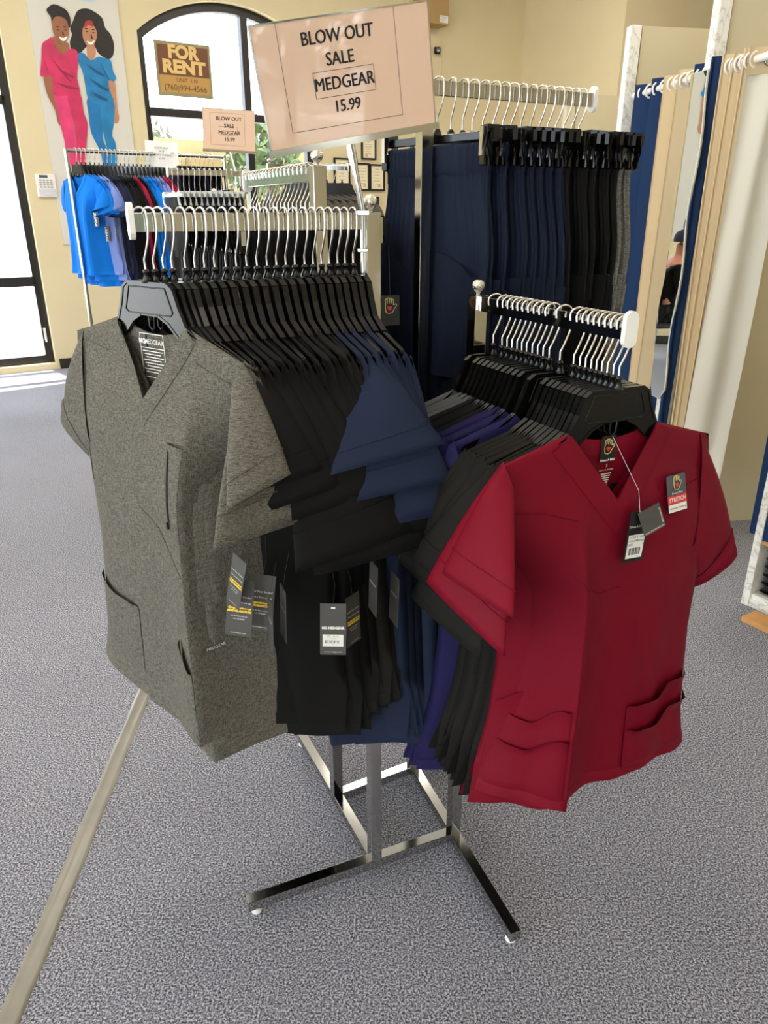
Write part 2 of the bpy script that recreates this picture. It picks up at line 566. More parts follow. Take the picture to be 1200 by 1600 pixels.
for (s0, s1) in ((0.05, 6.13),):
    b.box((0, 0, 0), (s1 - s0, 0.012, 0.10), ROOM @ Matrix.Translation(((s0 + s1) / 2, 0.007, 0.05)))
struct(b.build('baseboard_window', M_winframe))
# ceiling lamps: recessed troffers
for i, (u, v) in enumerate(((-4, 2.6), (-0.8, 2.6), (2.4, 2.6), (5.0, 3.4), (-4, 6.2), (-0.8, 6.2), (2.4, 6.2), (6.6, 6.2), (-4, 9.6), (-0.8, 9.6), (2.4, 9.6), (6.6, 9.6))):
    t = thing('ceiling_light', 'white recessed ceiling light panel, %s row from the window wall, %s along it' % (('first', 'second', 'third')[i // 4], ORD[i % 4]), 'light', rw(u, v, CEIL), 0, 'ceiling lights')
    f = MB(); M = Matrix.Rotation(math.atan2(WD.y, WD.x), 4, 'Z')
    for (a, bb, c, d) in ((0, 0.31, 1.26, 0.03), (0, -0.31, 1.26, 0.03)):
        f.box((a, bb, -0.012), (c, d, 0.024), M)
    for s in (-1, 1): f.box((s * 0.615, 0, -0.012), (0.03, 0.6, 0.024), M)
    f.build('frame', M_white_plastic, t)
    d = MB(); d.box((0, 0, -0.006), (1.2, 0.59, 0.008), M); d.build('diffuser', emit('diffuser_%d' % i, (255, 240, 214), 1.5), t)
    L = bpy.data.lights.new('ceiling_lamp', 'AREA'); L.shape = 'RECTANGLE'; L.size = 1.2; L.size_y = 0.6
    L.energy = LAMP_POWER[i // 4]; L.color = LAMP_COLOR
    lo = bpy.data.objects.new('ceiling_lamp', L); COL.objects.link(lo)
    lo.location = (0, 0, -0.03); lo.rotation_euler = (0, 0, math.atan2(WD.y, WD.x)); lo.parent = t

# ------------------------------------------------------------------ outside
M_ground = mat('pavement', (232, 230, 224), 0.9, noise=0.06, nscale=2)
g = MB(); g.box((0, 0, -0.16), (90, 90, 0.1), ROOM @ Matrix.Identity(4))
struct(g.build('ground_outside', M_ground))
M_stucco = mat('stucco', (124, 110, 72), 0.9, noise=0.03, nscale=4)
M_stucco2 = mat('stucco_pier', (104, 84, 50), 0.9)
t = thing('outside_building', 'cream stucco building seen through the arched window', 'building', rw(4, -14, 0))
b = MB(); b.box((0, 0, 0), (12, 4, 3.35), ROOM @ Matrix.Translation((10.6, -15, 1.6))); b.build('facade', M_stucco, t, Matrix.Translation(-rw(4, -14, 0)))
b = MB(); b.box((0, 0, 0), (0.9, 0.4, 2.9), ROOM @ Matrix.Translation((6.6, -12.9, 1.37))); b.build('doorway', M_stucco2, t, Matrix.Translation(-rw(4, -14, 0)))
def leafy(name, label, c, r, n, m_leaf, stem=True):
    t = thing(name, label, 'tree', (c[0], c[1], -0.1))
    rnd = random.Random(len(label)); l = MB()
    for _ in range(n):
        d = V((rnd.gauss(0, 1), rnd.gauss(0, 1), rnd.gauss(0, 1))).normalized() * (rnd.random() ** 0.4)
        p = V((d.x * r[0], d.y * r[1], c[2] + 0.1 + d.z * r[2]))
        s = 0.10 + rnd.random() * 0.12
        a = V((rnd.gauss(0, 1), rnd.gauss(0, 1), rnd.gauss(0, 1))).normalized(); bb = a.orthogonal().normalized()
        l.add([p - a * s, p + bb * s * 0.4, p + a * s, p - bb * s * 0.4], [(0, 1, 2, 3)])
    l.build('crown', m_leaf, t)
    s = MB(); s.tube([(0, 0, 0), (0.05, 0, c[2] * 0.5), (0, 0.03, c[2] + 0.1)], [0.09, 0.07, 0.03]); s.build('trunk', mat(name + '_bark', (92, 74, 54), 0.9), t)
    return t
M_leaf = mat('leaf_green', (66, 84, 40), 0.6, noise=0.3, nscale=3)
M_leaf2 = mat('leaf_grey_green', (100, 104, 82), 0.7, noise=0.3, nscale=3)
pt = rw(-3.0, -5.0); leafy('shrub_tree', 'bright green leafy tree outside the tall left window', (pt.x, pt.y, 1.75), (1.0, 1.0, 1.0), 900, M_leaf)
pt = rw(6.6, -20); leafy('distant_tree', 'pale grey-green tree top above the stucco building, left', (pt.x, pt.y, 3.7), (1.6, 1.2, 0.8), 700, M_leaf2)
pt = rw(6.6, -9); leafy('street_tree', 'yellow-green tree outside at the right edge of arched window', (pt.x, pt.y, 2.6), (0.9, 0.9, 0.9), 700, M_leaf)
for i, (u, v, h) in enumerate(((-4.3, VB + 3.5, 1.7), (-1.5, VB + 2.6, 1.5), (5.2, VB + 3.5, 1.7))):
    pt = rw(u, v); leafy('street_tree', ['leafy street tree beyond the front glass, nearest the left wall', 'leafy street tree beyond the middle front glass', 'leafy street tree beyond the front glass, nearest the fitting rooms'][i], (pt.x, pt.y, h), (1.5, 1.3, 1.6), 1500, M_leaf)
# ------------------------------------------------------------------ on the window wall
WALLM = lambda s, z, off=0.0: Matrix.Translation(rw(s, off, z)) @ frame((0, 0, 0), WD, (0, 0, 1))   # local -Y faces the room
def onwall_poly(pts, off, root_inv):
    m = MB(); n = len(pts)
    m.add([root_inv @ rw(s, off, z) for s, z in pts], [tuple(range(n))])
    return m
PO = {
    'hair1': [(0.425, 3.173), (0.474, 3.213), (0.507, 3.219), (0.549, 3.208), (0.599, 3.179), (0.619, 3.122), (0.609, 3.062), (0.593, 3.055), (0.579, 3.103), (0.546, 3.114), (0.502, 3.119), (0.471, 3.091), (0.452, 3.06), (0.451, 3.113), (0.431, 3.145)],
    'face1': [(0.455, 3.08), (0.492, 3.123), (0.547, 3.126), (0.582, 3.103), (0.591, 3.05), (0.585, 2.999), (0.558, 2.947), (0.525, 2.915), (0.489, 2.93), (0.463, 2.972), (0.451, 3.015)],
    'neck1': [(0.439, 2.959), (0.478, 2.968), (0.505, 2.926), (0.567, 2.932), (0.576, 2.883), (0.529, 2.833), (0.493, 2.85), (0.455, 2.886)],
    'arm1': [(0.317, 2.647), (0.389, 2.647), (0.383, 2.565), (0.395, 2.441), (0.407, 2.357), (0.442, 2.306), (0.456, 2.253), (0.449, 2.218), (0.428, 2.217), (0.408, 2.238), (0.379, 2.271), (0.372, 2.366), (0.333, 2.468), (0.316, 2.539)],
    'top1': [(0.342, 2.895), (0.392, 2.935), (0.436, 2.959), (0.45, 2.891), (0.518, 2.83), (0.576, 2.883), (0.641, 2.869), (0.632, 2.771), (0.606, 2.649), (0.614, 2.529), (0.518, 2.504), (0.382, 2.497), (0.384, 2.596), (0.383, 2.645), (0.306, 2.639), (0.289, 2.66), (0.316, 2.773)],
    'legl1': [(0.388, 2.505), (0.507, 2.511), (0.516, 2.342), (0.524, 2.17), (0.501, 1.926), (0.423, 1.924), (0.413, 2.121), (0.399, 2.25), (0.387, 2.388)],
    'legr1': [(0.505, 2.511), (0.614, 2.529), (0.624, 2.37), (0.645, 2.274), (0.608, 2.097), (0.571, 1.928), (0.517, 1.927), (0.522, 2.071), (0.53, 2.246), (0.506, 2.395)],
    'hair2': [(0.69, 3.19), (0.749, 3.218), (0.806, 3.218), (0.87, 3.191), (0.911, 3.155), (0.925, 3.086), (0.967, 3.039), (0.987, 2.959), (0.968, 2.873), (0.925, 2.836), (0.868, 2.849), (0.826, 2.881), (0.809, 2.921), (0.765, 2.937), (0.714, 2.901), (0.65, 2.849), (0.597, 2.875), (0.588, 2.94), (0.617, 3.003), (0.606, 3.042), (0.645, 3.115)],
    'face2': [(0.72, 3.059), (0.767, 3.104), (0.812, 3.099), (0.839, 3.056), (0.833, 2.995), (0.793, 2.927), (0.757, 2.907), (0.726, 2.941), (0.71, 2.992)],
    'band2': [(0.736, 3.085), (0.755, 3.118), (0.794, 3.132), (0.817, 3.116), (0.811, 3.082), (0.776, 3.09), (0.739, 3.068)],
    'neck2': [(0.741, 2.929), (0.805, 2.936), (0.806, 2.858), (0.757, 2.804), (0.728, 2.841)],
    'arm2': [(0.887, 2.661), (0.949, 2.666), (0.948, 2.521), (0.945, 2.411), (0.952, 2.346), (0.93, 2.298), (0.9, 2.299), (0.898, 2.332), (0.914, 2.41), (0.905, 2.518)],
    'top2': [(0.648, 2.854), (0.702, 2.859), (0.752, 2.808), (0.821, 2.844), (0.879, 2.839), (0.937, 2.824), (0.947, 2.735), (0.969, 2.681), (0.937, 2.649), (0.895, 2.662), (0.893, 2.581), (0.918, 2.475), (0.836, 2.45), (0.764, 2.446), (0.683, 2.49), (0.672, 2.618), (0.663, 2.711), (0.635, 2.802)],
    'legl2': [(0.677, 2.493), (0.803, 2.451), (0.795, 2.326), (0.771, 2.159), (0.795, 2.071), (0.812, 1.924), (0.744, 1.922), (0.731, 2.046), (0.67, 2.199), (0.668, 2.351)],
    'legr2': [(0.798, 2.451), (0.918, 2.477), (0.898, 2.31), (0.862, 2.186), (0.887, 2.12), (0.871, 1.926), (0.806, 1.924), (0.797, 2.082), (0.781, 2.248)],
    'smile1': [(0.496, 2.972), (0.533, 2.964), (0.572, 2.983), (0.551, 2.948), (0.518, 2.941)],
    'smile2': [(0.74, 2.963), (0.773, 2.956), (0.813, 2.974), (0.785, 2.939), (0.756, 2.938)],
}
t = thing('wall_poster', 'tall pale poster of two women in pink and blue scrubs on the window wall', 'poster', rw(0.66, 0, 1.2))
inv = Matrix.Translation(-rw(0.66, 0, 1.2))
b = MB(); b.box((0, 0, 0), (0.80, 0.01, 2.45), ROOM @ Matrix.Translation((0.665, 0.006, 2.425))); b.build('panel', mat('poster_board', (212, 208, 198), 0.6), t, inv)
SK1 = mat('print_brown_skin', (150, 96, 66), 0.5, noise=0.12, nscale=9); SK2 = mat('print_light_brown_skin', (188, 132, 98), 0.5, noise=0.1, nscale=9)
HA = mat('print_dark_hair', (36, 30, 30), 0.6, noise=0.5, nscale=60)
PK = mat('print_pink', (214, 58, 112), 0.5, noise=0.18, nscale=9); PK2 = mat('print_deep_pink', (200, 44, 92), 0.5, noise=0.18, nscale=9)
BL = mat('print_blue', (20, 122, 178), 0.5, noise=0.22, nscale=9); BL2 = mat('print_mid_blue', (14, 110, 170), 0.5, noise=0.2, nscale=9)
WHT = mat('print_white', (244, 238, 232), 0.5); RDB = mat('print_red', (170, 40, 52), 0.5)
lay = [('hair', 'hair2', HA), ('neck', 'neck2', SK2), ('face', 'face2', SK2), ('headband', 'band2', RDB), ('arm', 'arm2', SK2), ('trouser_leg', 'legl2', BL2), ('trouser_leg', 'legr2', BL), ('top', 'top2', BL), ('smile', 'smile2', WHT),
       ('neck', 'neck1', SK1), ('arm', 'arm1', SK1), ('trouser_leg', 'legl1', PK), ('trouser_leg', 'legr1', PK2), ('top', 'top1', PK2), ('hair', 'hair1', HA), ('face', 'face1', SK1), ('smile', 'smile1', WHT)]
for i, (nm, key, mm) in enumerate(lay):
    onwall_poly(spline(PO[key], 3), 0.0125 + 0.0007 * i, inv).build('printed_' + nm, mm, t)
m = MB()
for (cs, cz, r) in ((0.497, 3.022, 0.011), (0.560, 3.028, 0.011), (0.748, 3.035, 0.012), (0.808, 3.034, 0.012)):
    for dz, rr in ((0, r), (0.024, r * 1.3)):
        k = [(cs + rr * math.cos(a * math.pi / 4), cz + dz + 0.35 * rr * math.sin(a * math.pi / 4)) for a in range(8)]
        m.add([inv @ rw(s, 0.0262, z) for s, z in k], [tuple(range(8))])
for (s0, z0, s1, z1, ww) in ((0.53, 3.015, 0.536, 2.987, 0.006), (0.782, 3.02, 0.786, 2.985, 0.006)):
    m.add([inv @ rw(s, 0.0262, z) for s, z in ((s0, z0), (s0 + ww, z0), (s1 + 2 * ww, z1), (s1 - ww, z1))], [(0, 1, 2, 3)])
m.build('printed_features', mat('print_feature', (70, 40, 32), 0.6), t)
m = MB()
for (a, bq, c, d) in ((0.40, 2.80, 0.55, 2.62), (0.45, 2.72, 0.58, 2.66), (0.42, 2.60, 0.60, 2.57), (0.33, 2.82, 0.36, 2.68), (0.56, 2.78, 0.57, 2.6)):
    m.add([inv @ rw(s, 0.0262, z) for s, z in ((a, bq), (c, d), (c, d - 0.012), ((a + c) / 2, (bq + d) / 2 - 0.022))], [(0, 1, 2, 3)])
m.build('printed_folds', mat('print_pink_fold', (156, 26, 70), 0.6), t)
m = MB()
for (a, bq, c, d) in ((0.70, 2.78, 0.86, 2.70), (0.72, 2.66, 0.88, 2.58), (0.84, 2.80, 0.90, 2.66), (0.72, 2.55, 0.86, 2.50), (0.80, 2.44, 0.81, 2.1)):
    m.add([inv @ rw(s, 0.0262, z) for s, z in ((a, bq), (c, d), (c, d - 0.014), ((a + c) / 2, (bq + d) / 2 - 0.028))], [(0, 1, 2, 3)])
m.build('printed_folds', mat('print_blue_fold', (10, 82, 128), 0.6), t)
k = [(0.785 + 0.115 * math.cos(a * math.pi / 12), 3.33 + 0.055 * math.sin(a * math.pi / 12)) for a in range(24)]
onwall_poly(k, 0.0125, inv).build('printed_emblem', mat('print_pale_blue', (176, 206, 220), 0.6), t)

# FOR RENT sign taped inside the glass
t = thing('rent_sign', 'brown and tan for-rent sign taped to the arched window', 'sign', rw(1.68, -0.07, 2.58))
M = frame((0, 0, 0), WD, (0, 0, 1))
b = MB(); rect(b, -0.285, 0.285, 0.0, 0.475, 0, M); rect(b, -0.285, 0.285, 0.0, 0.475, 0.004, M); b.build('backing', mat('rent_backing', (150, 140, 104), 0.6), t)
b = MB(); rect(b, -0.26, 0.26, 0.185, 0.445, -0.002, M); b.build('upper_panel', mat('rent_brown', (112, 70, 44), 0.6), t)
b = MB(); rect(b, -0.26, 0.26, 0.03, 0.18, -0.002, M); b.build('lower_panel', mat('rent_tan', (190, 146, 78), 0.6), t)
b = MB(); put_text(b, 'FOR', 0.155, 0, 0.385, -0.004, 0.008, M=M, sx=1.05); put_text(b, 'RENT', 0.155, 0, 0.255, -0.004, 0.008, M=M, sx=1.15); b.build('lettering', mat('rent_letters', (226, 190, 120), 0.6), t)
b = MB(); put_text(b, 'UNIT  110', 0.05, 0.02, 0.145, -0.004, 0, M=M); put_text(b, '(760)994-4566', 0.075, 0.0, 0.075, -0.004, 0, M=M); b.build('handwriting', mat('rent_marker', (104, 78, 44), 0.7), t)

# alarm keypad
t = thing('alarm_keypad', 'white alarm keypad with grey buttons on the wall left of the poster', 'keypad', rw(0.19, 0, 1.63))
M = frame((0, 0, 0), WD, (0, 0, 1))
b = MB(); b.box((0, -0.016, 0.10), (0.175, 0.03, 0.20), M); b.build('housing', M_white_plastic, t, bevel=0.006)
b = MB(); rect(b, -0.055, 0.02, 0.165, 0.19, -0.0315, M); b.build('display', mat('keypad_display', (74, 92, 104), 0.3), t)
b = MB()
for i in range(4):
    for j in range(4): b.box((-0.05 + j * 0.032, -0.033, 0.145 - i * 0.02), (0.022, 0.004, 0.012), M)
b.build('buttons', mat('keypad_grey', (164, 164, 160), 0.5), t)
b = MB(); b.box((0, -0.034, 0.042), (0.15, 0.006, 0.05), M); b.build('flap', mat('keypad_flap', (208, 208, 214), 0.4), t)

# framed certificates
FR = [(3.336, 3.55, 1.77, 2.075, 'tall framed certificate on the far wall just right of the near rack post'), (3.711, 3.914, 2.068, 2.30, 'highest framed certificate, under the large sale sign'),
      (3.63, 3.815, 1.732, 2.031, 'framed certificate partly behind the sign pole'), (3.824, 4.035, 1.732, 2.024, 'framed certificate right of the sign pole, beside its twin'),
      (4.086, 4.29, 1.81, 2.10, 'framed certificate farthest right, half behind navy pants'), (3.72, 3.948, 1.38, 1.668, 'lowest framed certificate, behind the finial ball')]
M_cert = mat('certificate_paper', (240, 228, 196), 0.6); M_cline = mat('certificate_print', (190, 166, 128), 0.7)
for i, (s0, s1, z0, z1, lb) in enumerate(FR):
    t = thing('framed_certificate', lb, 'picture frame', rw((s0 + s1) / 2, 0.0, z0), 0, 'framed certificates')
    M = frame((0, 0, 0), WD, (0, 0, 1)); hw = (s1 - s0) / 2; h = z1 - z0
    b = MB()
    for (x, z, sx, sz) in ((0, 0.009, 2 * hw, 0.018), (0, h - 0.009, 2 * hw, 0.018), (-hw + 0.009, h / 2, 0.018, h - 0.036), (hw - 0.009, h / 2, 0.018, h - 0.036)): b.box((x, -0.012, z), (sx, 0.022, sz), M)
    b.build('frame', M_black, t)
    b = MB(); b.box((0, -0.006, h / 2), (2 * hw - 0.03, 0.008, h - 0.03), M); b.build('certificate', M_cert, t)
    b = MB()
    rnd = random.Random(i)
    for k in range(6):
        wv = rnd.uniform(0.02, 0.055); zz = h * (0.80 - 0.11 * k); rect(b, -wv, wv, zz, zz + 0.006, -0.0105, M)
    b.build('printed_lines', M_cline, t)
    if i in (1, 2, 3):
        b = MB(); k = [(0.02 * math.cos(a * math.pi / 8) + (0.03 if i != 1 else -0.03), h * 0.2 + 0.02 * math.sin(a * math.pi / 8)) for a in range(16)]
        b.add([M @ V((x, -0.0108, z)) for x, z in k], [tuple(range(16))]); b.build('gold_seal', M_gold, t)

# loudspeaker box and camera high on the wall
t = thing('wall_box', 'tan box with a white label hung high on the far wall', 'box', rw(4.66, 0, 3.48))
M = frame((0, 0, 0), WD, (0, 0, 1))
b = MB(); b.box((-0.05, -0.11, 0.16), (0.36, 0.20, 0.30), M); b.build('cabinet', mat('box_tan', (176, 142, 92), 0.6), t, bevel=0.004)
b = MB(); b.box((-0.05, -0.005, 0.10), (0.10, 0.01, 0.20), M); b.build('bracket', M_black, t)
b = MB(); rect(b, 0.0, 0.12, 0.03, 0.10, -0.2115, M); b.build('label', M_white_paper, t)
b = MB()
for i in range(4): rect(b, 0.01, 0.10 - 0.012 * i, 0.085 - i * 0.014, 0.089 - i * 0.014, -0.2121, M)
b.build('print', M_cline, t)
t = thing('security_camera', 'small black camera on the wall below the tan box', 'camera', rw(4.78, 0, 3.27))
b = MB(); b.box((0, -0.01, 0), (0.07, 0.02, 0.07), M); b.build('mount', M_black_plastic, t)
b = MB(); b.tube([M @ V((-0.0, -0.02, 0)), M @ V((-0.04, -0.09, -0.005))], 0.03, 14); b.build('body', M_black, t)
b = MB(); b.tube([M @ V((-0.04, -0.09, -0.005)), M @ V((-0.046, -0.10, -0.005))], 0.022, 14); b.build('lens', mat('lens_glass', (10, 10, 14), 0.05), t)
cd = MB(); cd.tube([rw(4.84, 0.008, 3.0), rw(4.84, 0.008, CEIL - 0.02)], 0.008, 8); o = cd.build('wall_conduit', M_wall); tag(o, 'thin painted conduit running up the wall beside the tan box', 'pipe')

# ------------------------------------------------------------------ floor tape
tp = MB(); rnd = random.Random(3)
pa, pb = V((-0.83, 0.86, 0)), V((-0.815, 2.35, 0))
pa = V((-0.742, 0.80, 0)); pb = V((-0.842, 2.75, 0)); d = (pb - pa).normalized(); nn = V((d.y, -d.x, 0))
rows = []
for i in range(120):
    p = pa + (pb - pa) * (i / 119.0)
    row = []
    for j in range(9):
        a = (j / 8.0 - 0.5) * 0.048
        z = 0.0022 + 0.0016 * max(0, math.sin(j * 1.1 + 0.5 * math.sin(i * 0.13))) + rnd.uniform(0, 0.0008)
        if j in (0, 8): z = 0.0004
        row.append(p + nn * (a + (0.0012 * math.sin(i * 0.4) if j in (0, 8) else 0)) + V((0, 0, z)))
    rows.append(row)
tp.grid(rows)
M_tape = mat('floor_tape', (128, 122, 110), 0.30, noise=0.08, nscale=14, bump=0.2, bscale=60)
o = tp.build('floor_tape', M_tape); tag(o, 'long strip of grey tape stuck across the carpet', 'tape')

# ------------------------------------------------------------------ four-arm racks
E_ = V((-0.897, -0.442, 0)).normalized(); N_ = V((0.442, -0.897, 0)).normalized()
def make_rack(name, label, org, posts, heights, arm_len, legs, finial=(True, True, True, True)):
    """posts A,B,C,D in the order left, back, right-front, right-back"""
    t = thing(name, label, 'clothes rack', (org[0], org[1], 0))
    A, B, C, D = [V((p[0] - org[0], p[1] - org[1], 0)) for p in posts]
    PW = 0.027
    zc = 0.033
    # base legs, each running through two posts
    for (p, q, ext) in ((C, A, legs[0]), (A, B, legs[1]), (D, C, legs[2]), (B, D, legs[3])):
        dd = (q - p).normalized()
        s = MB(); s.bar(p + V((0, 0, zc)), q + dd * ext + V((0, 0, zc)), 0.026, 0.026)
        lg = s.build('base_leg', M_chrome, t, bevel=0.0015)
        g = MB(); e = q + dd * (ext - 0.02)
        g.lathe([(0.004, 0.02), (0.004, 0.012), (0.011, 0.010), (0.012, 0.003), (0.008, 0.0)], 14, Matrix.Translation((e.x, e.y, 0))); g.build('glide', M_white_plastic, lg)
        g = MB(); g.ball(e - dd * 0.0 + V((0, 0, zc)), 0.001, 6); 
    dirs = (E_, -N_, N_, -E_)
    for k, (p, h, dv) in enumerate(zip((A, B, C, D), heights, dirs)):
        s = MB(); s.bar(p + V((0, 0, 0.02)), p + V((0, 0, h)), PW, PW, up=dv)
        po = s.build('post', M_chrome, t, bevel=0.0015)
        if finial[k]:
            f = MB(); f.lathe([(0.004, 0), (0.004, 0.005), (0.0095, 0.009), (0.0125, 0.016), (0.0115, 0.022), (0.006, 0.027), (0.0, 0.028)], 18, Matrix.Translation((p.x, p.y, h)))
            f.build('finial', mat('finial_chrome_%d' % k if False else 'finial_chrome', (210, 204, 190), 0.15, 1.0, bump=1.0, bscale=260), po)
        s = MB(); s.bar(p + dv * (PW / 2) + V((0, 0, h - 0.014)), p + dv * arm_len[k] + V((0, 0, h - 0.014)), 0.013, 0.027)
        ar = s.build('arm', M_chrome, t, bevel=0.001)
        c = MB(); e = p + dv * arm_len[k]; sd = V((-dv.y, dv.x, 0))
        out = [(0.012 * math.cos(a), 0.014 * math.copysign(1, math.sin(a)) + 0.012 * math.sin(a)) for a in [math.pi * (0.04 + 2 * q / 16.0) for q in range(16)]]
        Mx = frame((e.x, e.y, h - 0.012), sd, (0, 0, 1))
        c.prism(out, -0.004, 0.004, Mx); c.build('end_cap', M_white_plastic, ar)
    return t
RA = [V((-0.023, 1.342, 0)), V((-0.128, 1.556, 0)), V((0.176, 1.426, 0)), V((0.082, 1.668, 0))]
RH = [1.499, 1.582, 1.356, 1.742]
RL = [0.392, 0.47, 0.396, 0.425]
rack = make_rack('clothes_rack', 'chrome four-arm clothes rack standing on the carpet in the middle', (0.03, 1.49), RA, RH, RL, [0.315, 0.29, 0.31, 0.30])
dM = V((-0.775, 4.41, 0)) - RA[0]
RB = [p + dM for p in RA]
RHB = [1.705, 1.62, 1.45, 1.76]
rack2 = make_rack('clothes_rack', 'chrome four-arm clothes rack farther back, with the small sale sign', (RB[0].x + 0.05, RB[0].y + 0.15), RB, RHB, [0.40, 0.40, 0.40, 0.50], [0.31, 0.29, 0.31, 0.30])
rack2.name = 'clothes_rack.001'

# ------------------------------------------------------------------ garments
def hook_path(drop, r=0.016, x_off=0.0):
    """open wire hook over the arm (top of arm at z=0) down to z=-drop"""
    p = [(-r * 0.95, 0, -0.012)]
    for k in range(9):
        a = math.pi * (1 - k / 8.0)
        p.append((r * math.cos(a), 0, -0.008 + (r) * math.sin(a) * 0.72 + 0.0035))
    p += [(r * 1.02, 0, -0.020), (r * 0.9, 0, -0.035), (r * 0.35, 0, -0.055), (-0.001, 0, -0.066), (0, 0, -drop)]
    return p
_hm = {}
def cached(key, fn):
    if key not in _hm: _hm[key] = fn()
    return _hm[key]
def link_mesh(name, me, m, parent):
    o = bpy.data.objects.new(name, me); COL.objects.link(o); o.parent = parent
    return o
def top_hanger_mesh():
    s = MB()
    half = [(0.012, -0.098), (0.048, -0.100), (0.060, -0.108), (0.069, -0.133), (0.083, -0.160), (0.115, -0.180), (0.178, -0.200), (0.184, -0.206), (0.178, -0.213), (0.140, -0.203), (0.095, -0.192), (0.066, -0.178), (0.044, -0.158), (0.020, -0.147)]
    out = half + [(-x, z) for x, z in reversed(half)]
    s.prism(out, -0.0035, 0.0035)
    # raised rim following the outline of the panel and neck
    for sg in (1, -1):
        top = [V((sg * x, 0, z)) for x, z in half[1:6]]
        for a, b in zip(top[:-1], top[1:]):
            s.bar(a, b, 0.0095, 0.004)
        low = [V((sg * x, 0, z)) for x, z in half[10:]]
        for a, b in zip(low[:-1], low[1:]):
            s.bar(a, b, 0.009, 0.004)
    s.bar((-0.048, 0, -0.100), (0.048, 0, -0.100), 0.0095, 0.004)
    s.bar((-0.022, 0, -0.147), (0.022, 0, -0.147), 0.009, 0.004)
    # raised border of the size panel
    for y in (-0.0038, 0.0038):
        P = [V((x, y, z)) for x, z in ((-0.044, -0.106), (0.044, -0.106), (0.058, -0.141), (0.052, -0.146), (-0.052, -0.146), (-0.058, -0.141))]
        for a, b in zip(P, P[1:] + P[:1]): s.tube([a, b], 0.0011, 5)
    # collar under the hook
    s.lathe([(0.0025, -0.080), (0.0055, -0.082), (0.0055, -0.085), (0.0035, -0.087), (0.009, -0.100)], 10)
    # small loop under the panel
    s.tube([(-0.007, 0, -0.147), (-0.006, 0, -0.166), (0, 0, -0.171), (0.006, 0, -0.166), (0.007, 0, -0.147)], 0.0018, 6)
    return s
def top_hanger(label, loc, rz, group, far=False):
    t = thing('hanger', label, 'hanger', loc, rz, group)
    a = cached('th', lambda: top_hanger_mesh().build('hanger_body', M_black_plastic))
    b = cached('thk', lambda: MB().tube(hook_path(0.088), 0.0017, 7).build('hook', M_wire))
    if a.parent is None: a.parent = t
    else: link_mesh('hanger_body', a.data, None, t)
    if b.parent is None: b.parent = t
    else: link_mesh('hook', b.data, None, t)
    return t
def clip_hanger(label, loc, rz, group, drop=0.115, clear=False):
    t = thing('clip_hanger', label, 'hanger', loc, rz, group)
    mt = M_clear if clear else M_black_plastic
    def hk():
        return MB().tube([(x, y, z) for x, y, z in hook_path(drop)], 0.0016, 7).build('hook', M_wire)
    def bar():
        s = MB(); s.box((0, 0, -drop - 0.008), (0.34, 0.008, 0.016)); s.lathe([(0.004, -drop + 0.012), (0.007, -drop + 0.008), (0.010, -drop)], 10)
        s.box((-0.168, 0, -drop - 0.008), (0.008, 0.011, 0.019)); s.box((0.168, 0, -drop - 0.008), (0.008, 0.011, 0.019))
        return s.build('bar', mt, bevel=0.002)
    def clip(sg):
        s = MB()
        for y in (-0.011, 0.011):
            sd = 1 if y > 0 else -1
            s.add([V((sg * 0.148 + dx, y + sd * dy, -drop + dz)) for dx, dy, dz in ((-0.013, 0, 0.006), (0.013, 0, 0.006), (0.011, 0.006, -0.030), (-0.011, 0.006, -0.030), (0.009, -0.004, -0.062), (-0.009, -0.004, -0.062))], [(0, 1, 2, 3), (3, 2, 4, 5)])
            s.box((sg * 0.148, y + sd * 0.003, -drop - 0.045), (0.016, 0.005, 0.03))
        s.box((sg * 0.148, 0, -drop + 0.002), (0.026, 0.026, 0.012))
        return s.build('clip', mt)
    k = (drop, clear)
    for nm, key, fn in (('hook', 'ck', hk), ('bar', 'cb', bar), ('clip', 'c1', lambda: clip(1)), ('clip', 'c2', lambda: clip(-1))):
        o = cached((key,) + k, fn)
        if o.parent is None: o.parent = t
        else: link_mesh(nm, o.data, None, t)
    def spring(sg):
        s = MB(); s.box((sg * 0.148, -0.0185, -drop - 0.02), (0.010, 0.003, 0.05)); return s.build('clip_spring', M_chrome)
    for sg in (1, -1):
        o = cached(('sp', sg) + k, lambda: spring(sg))
        if o.parent is None: o.parent = t
        else: link_mesh('clip_spring', o.data, None, t)
    return t

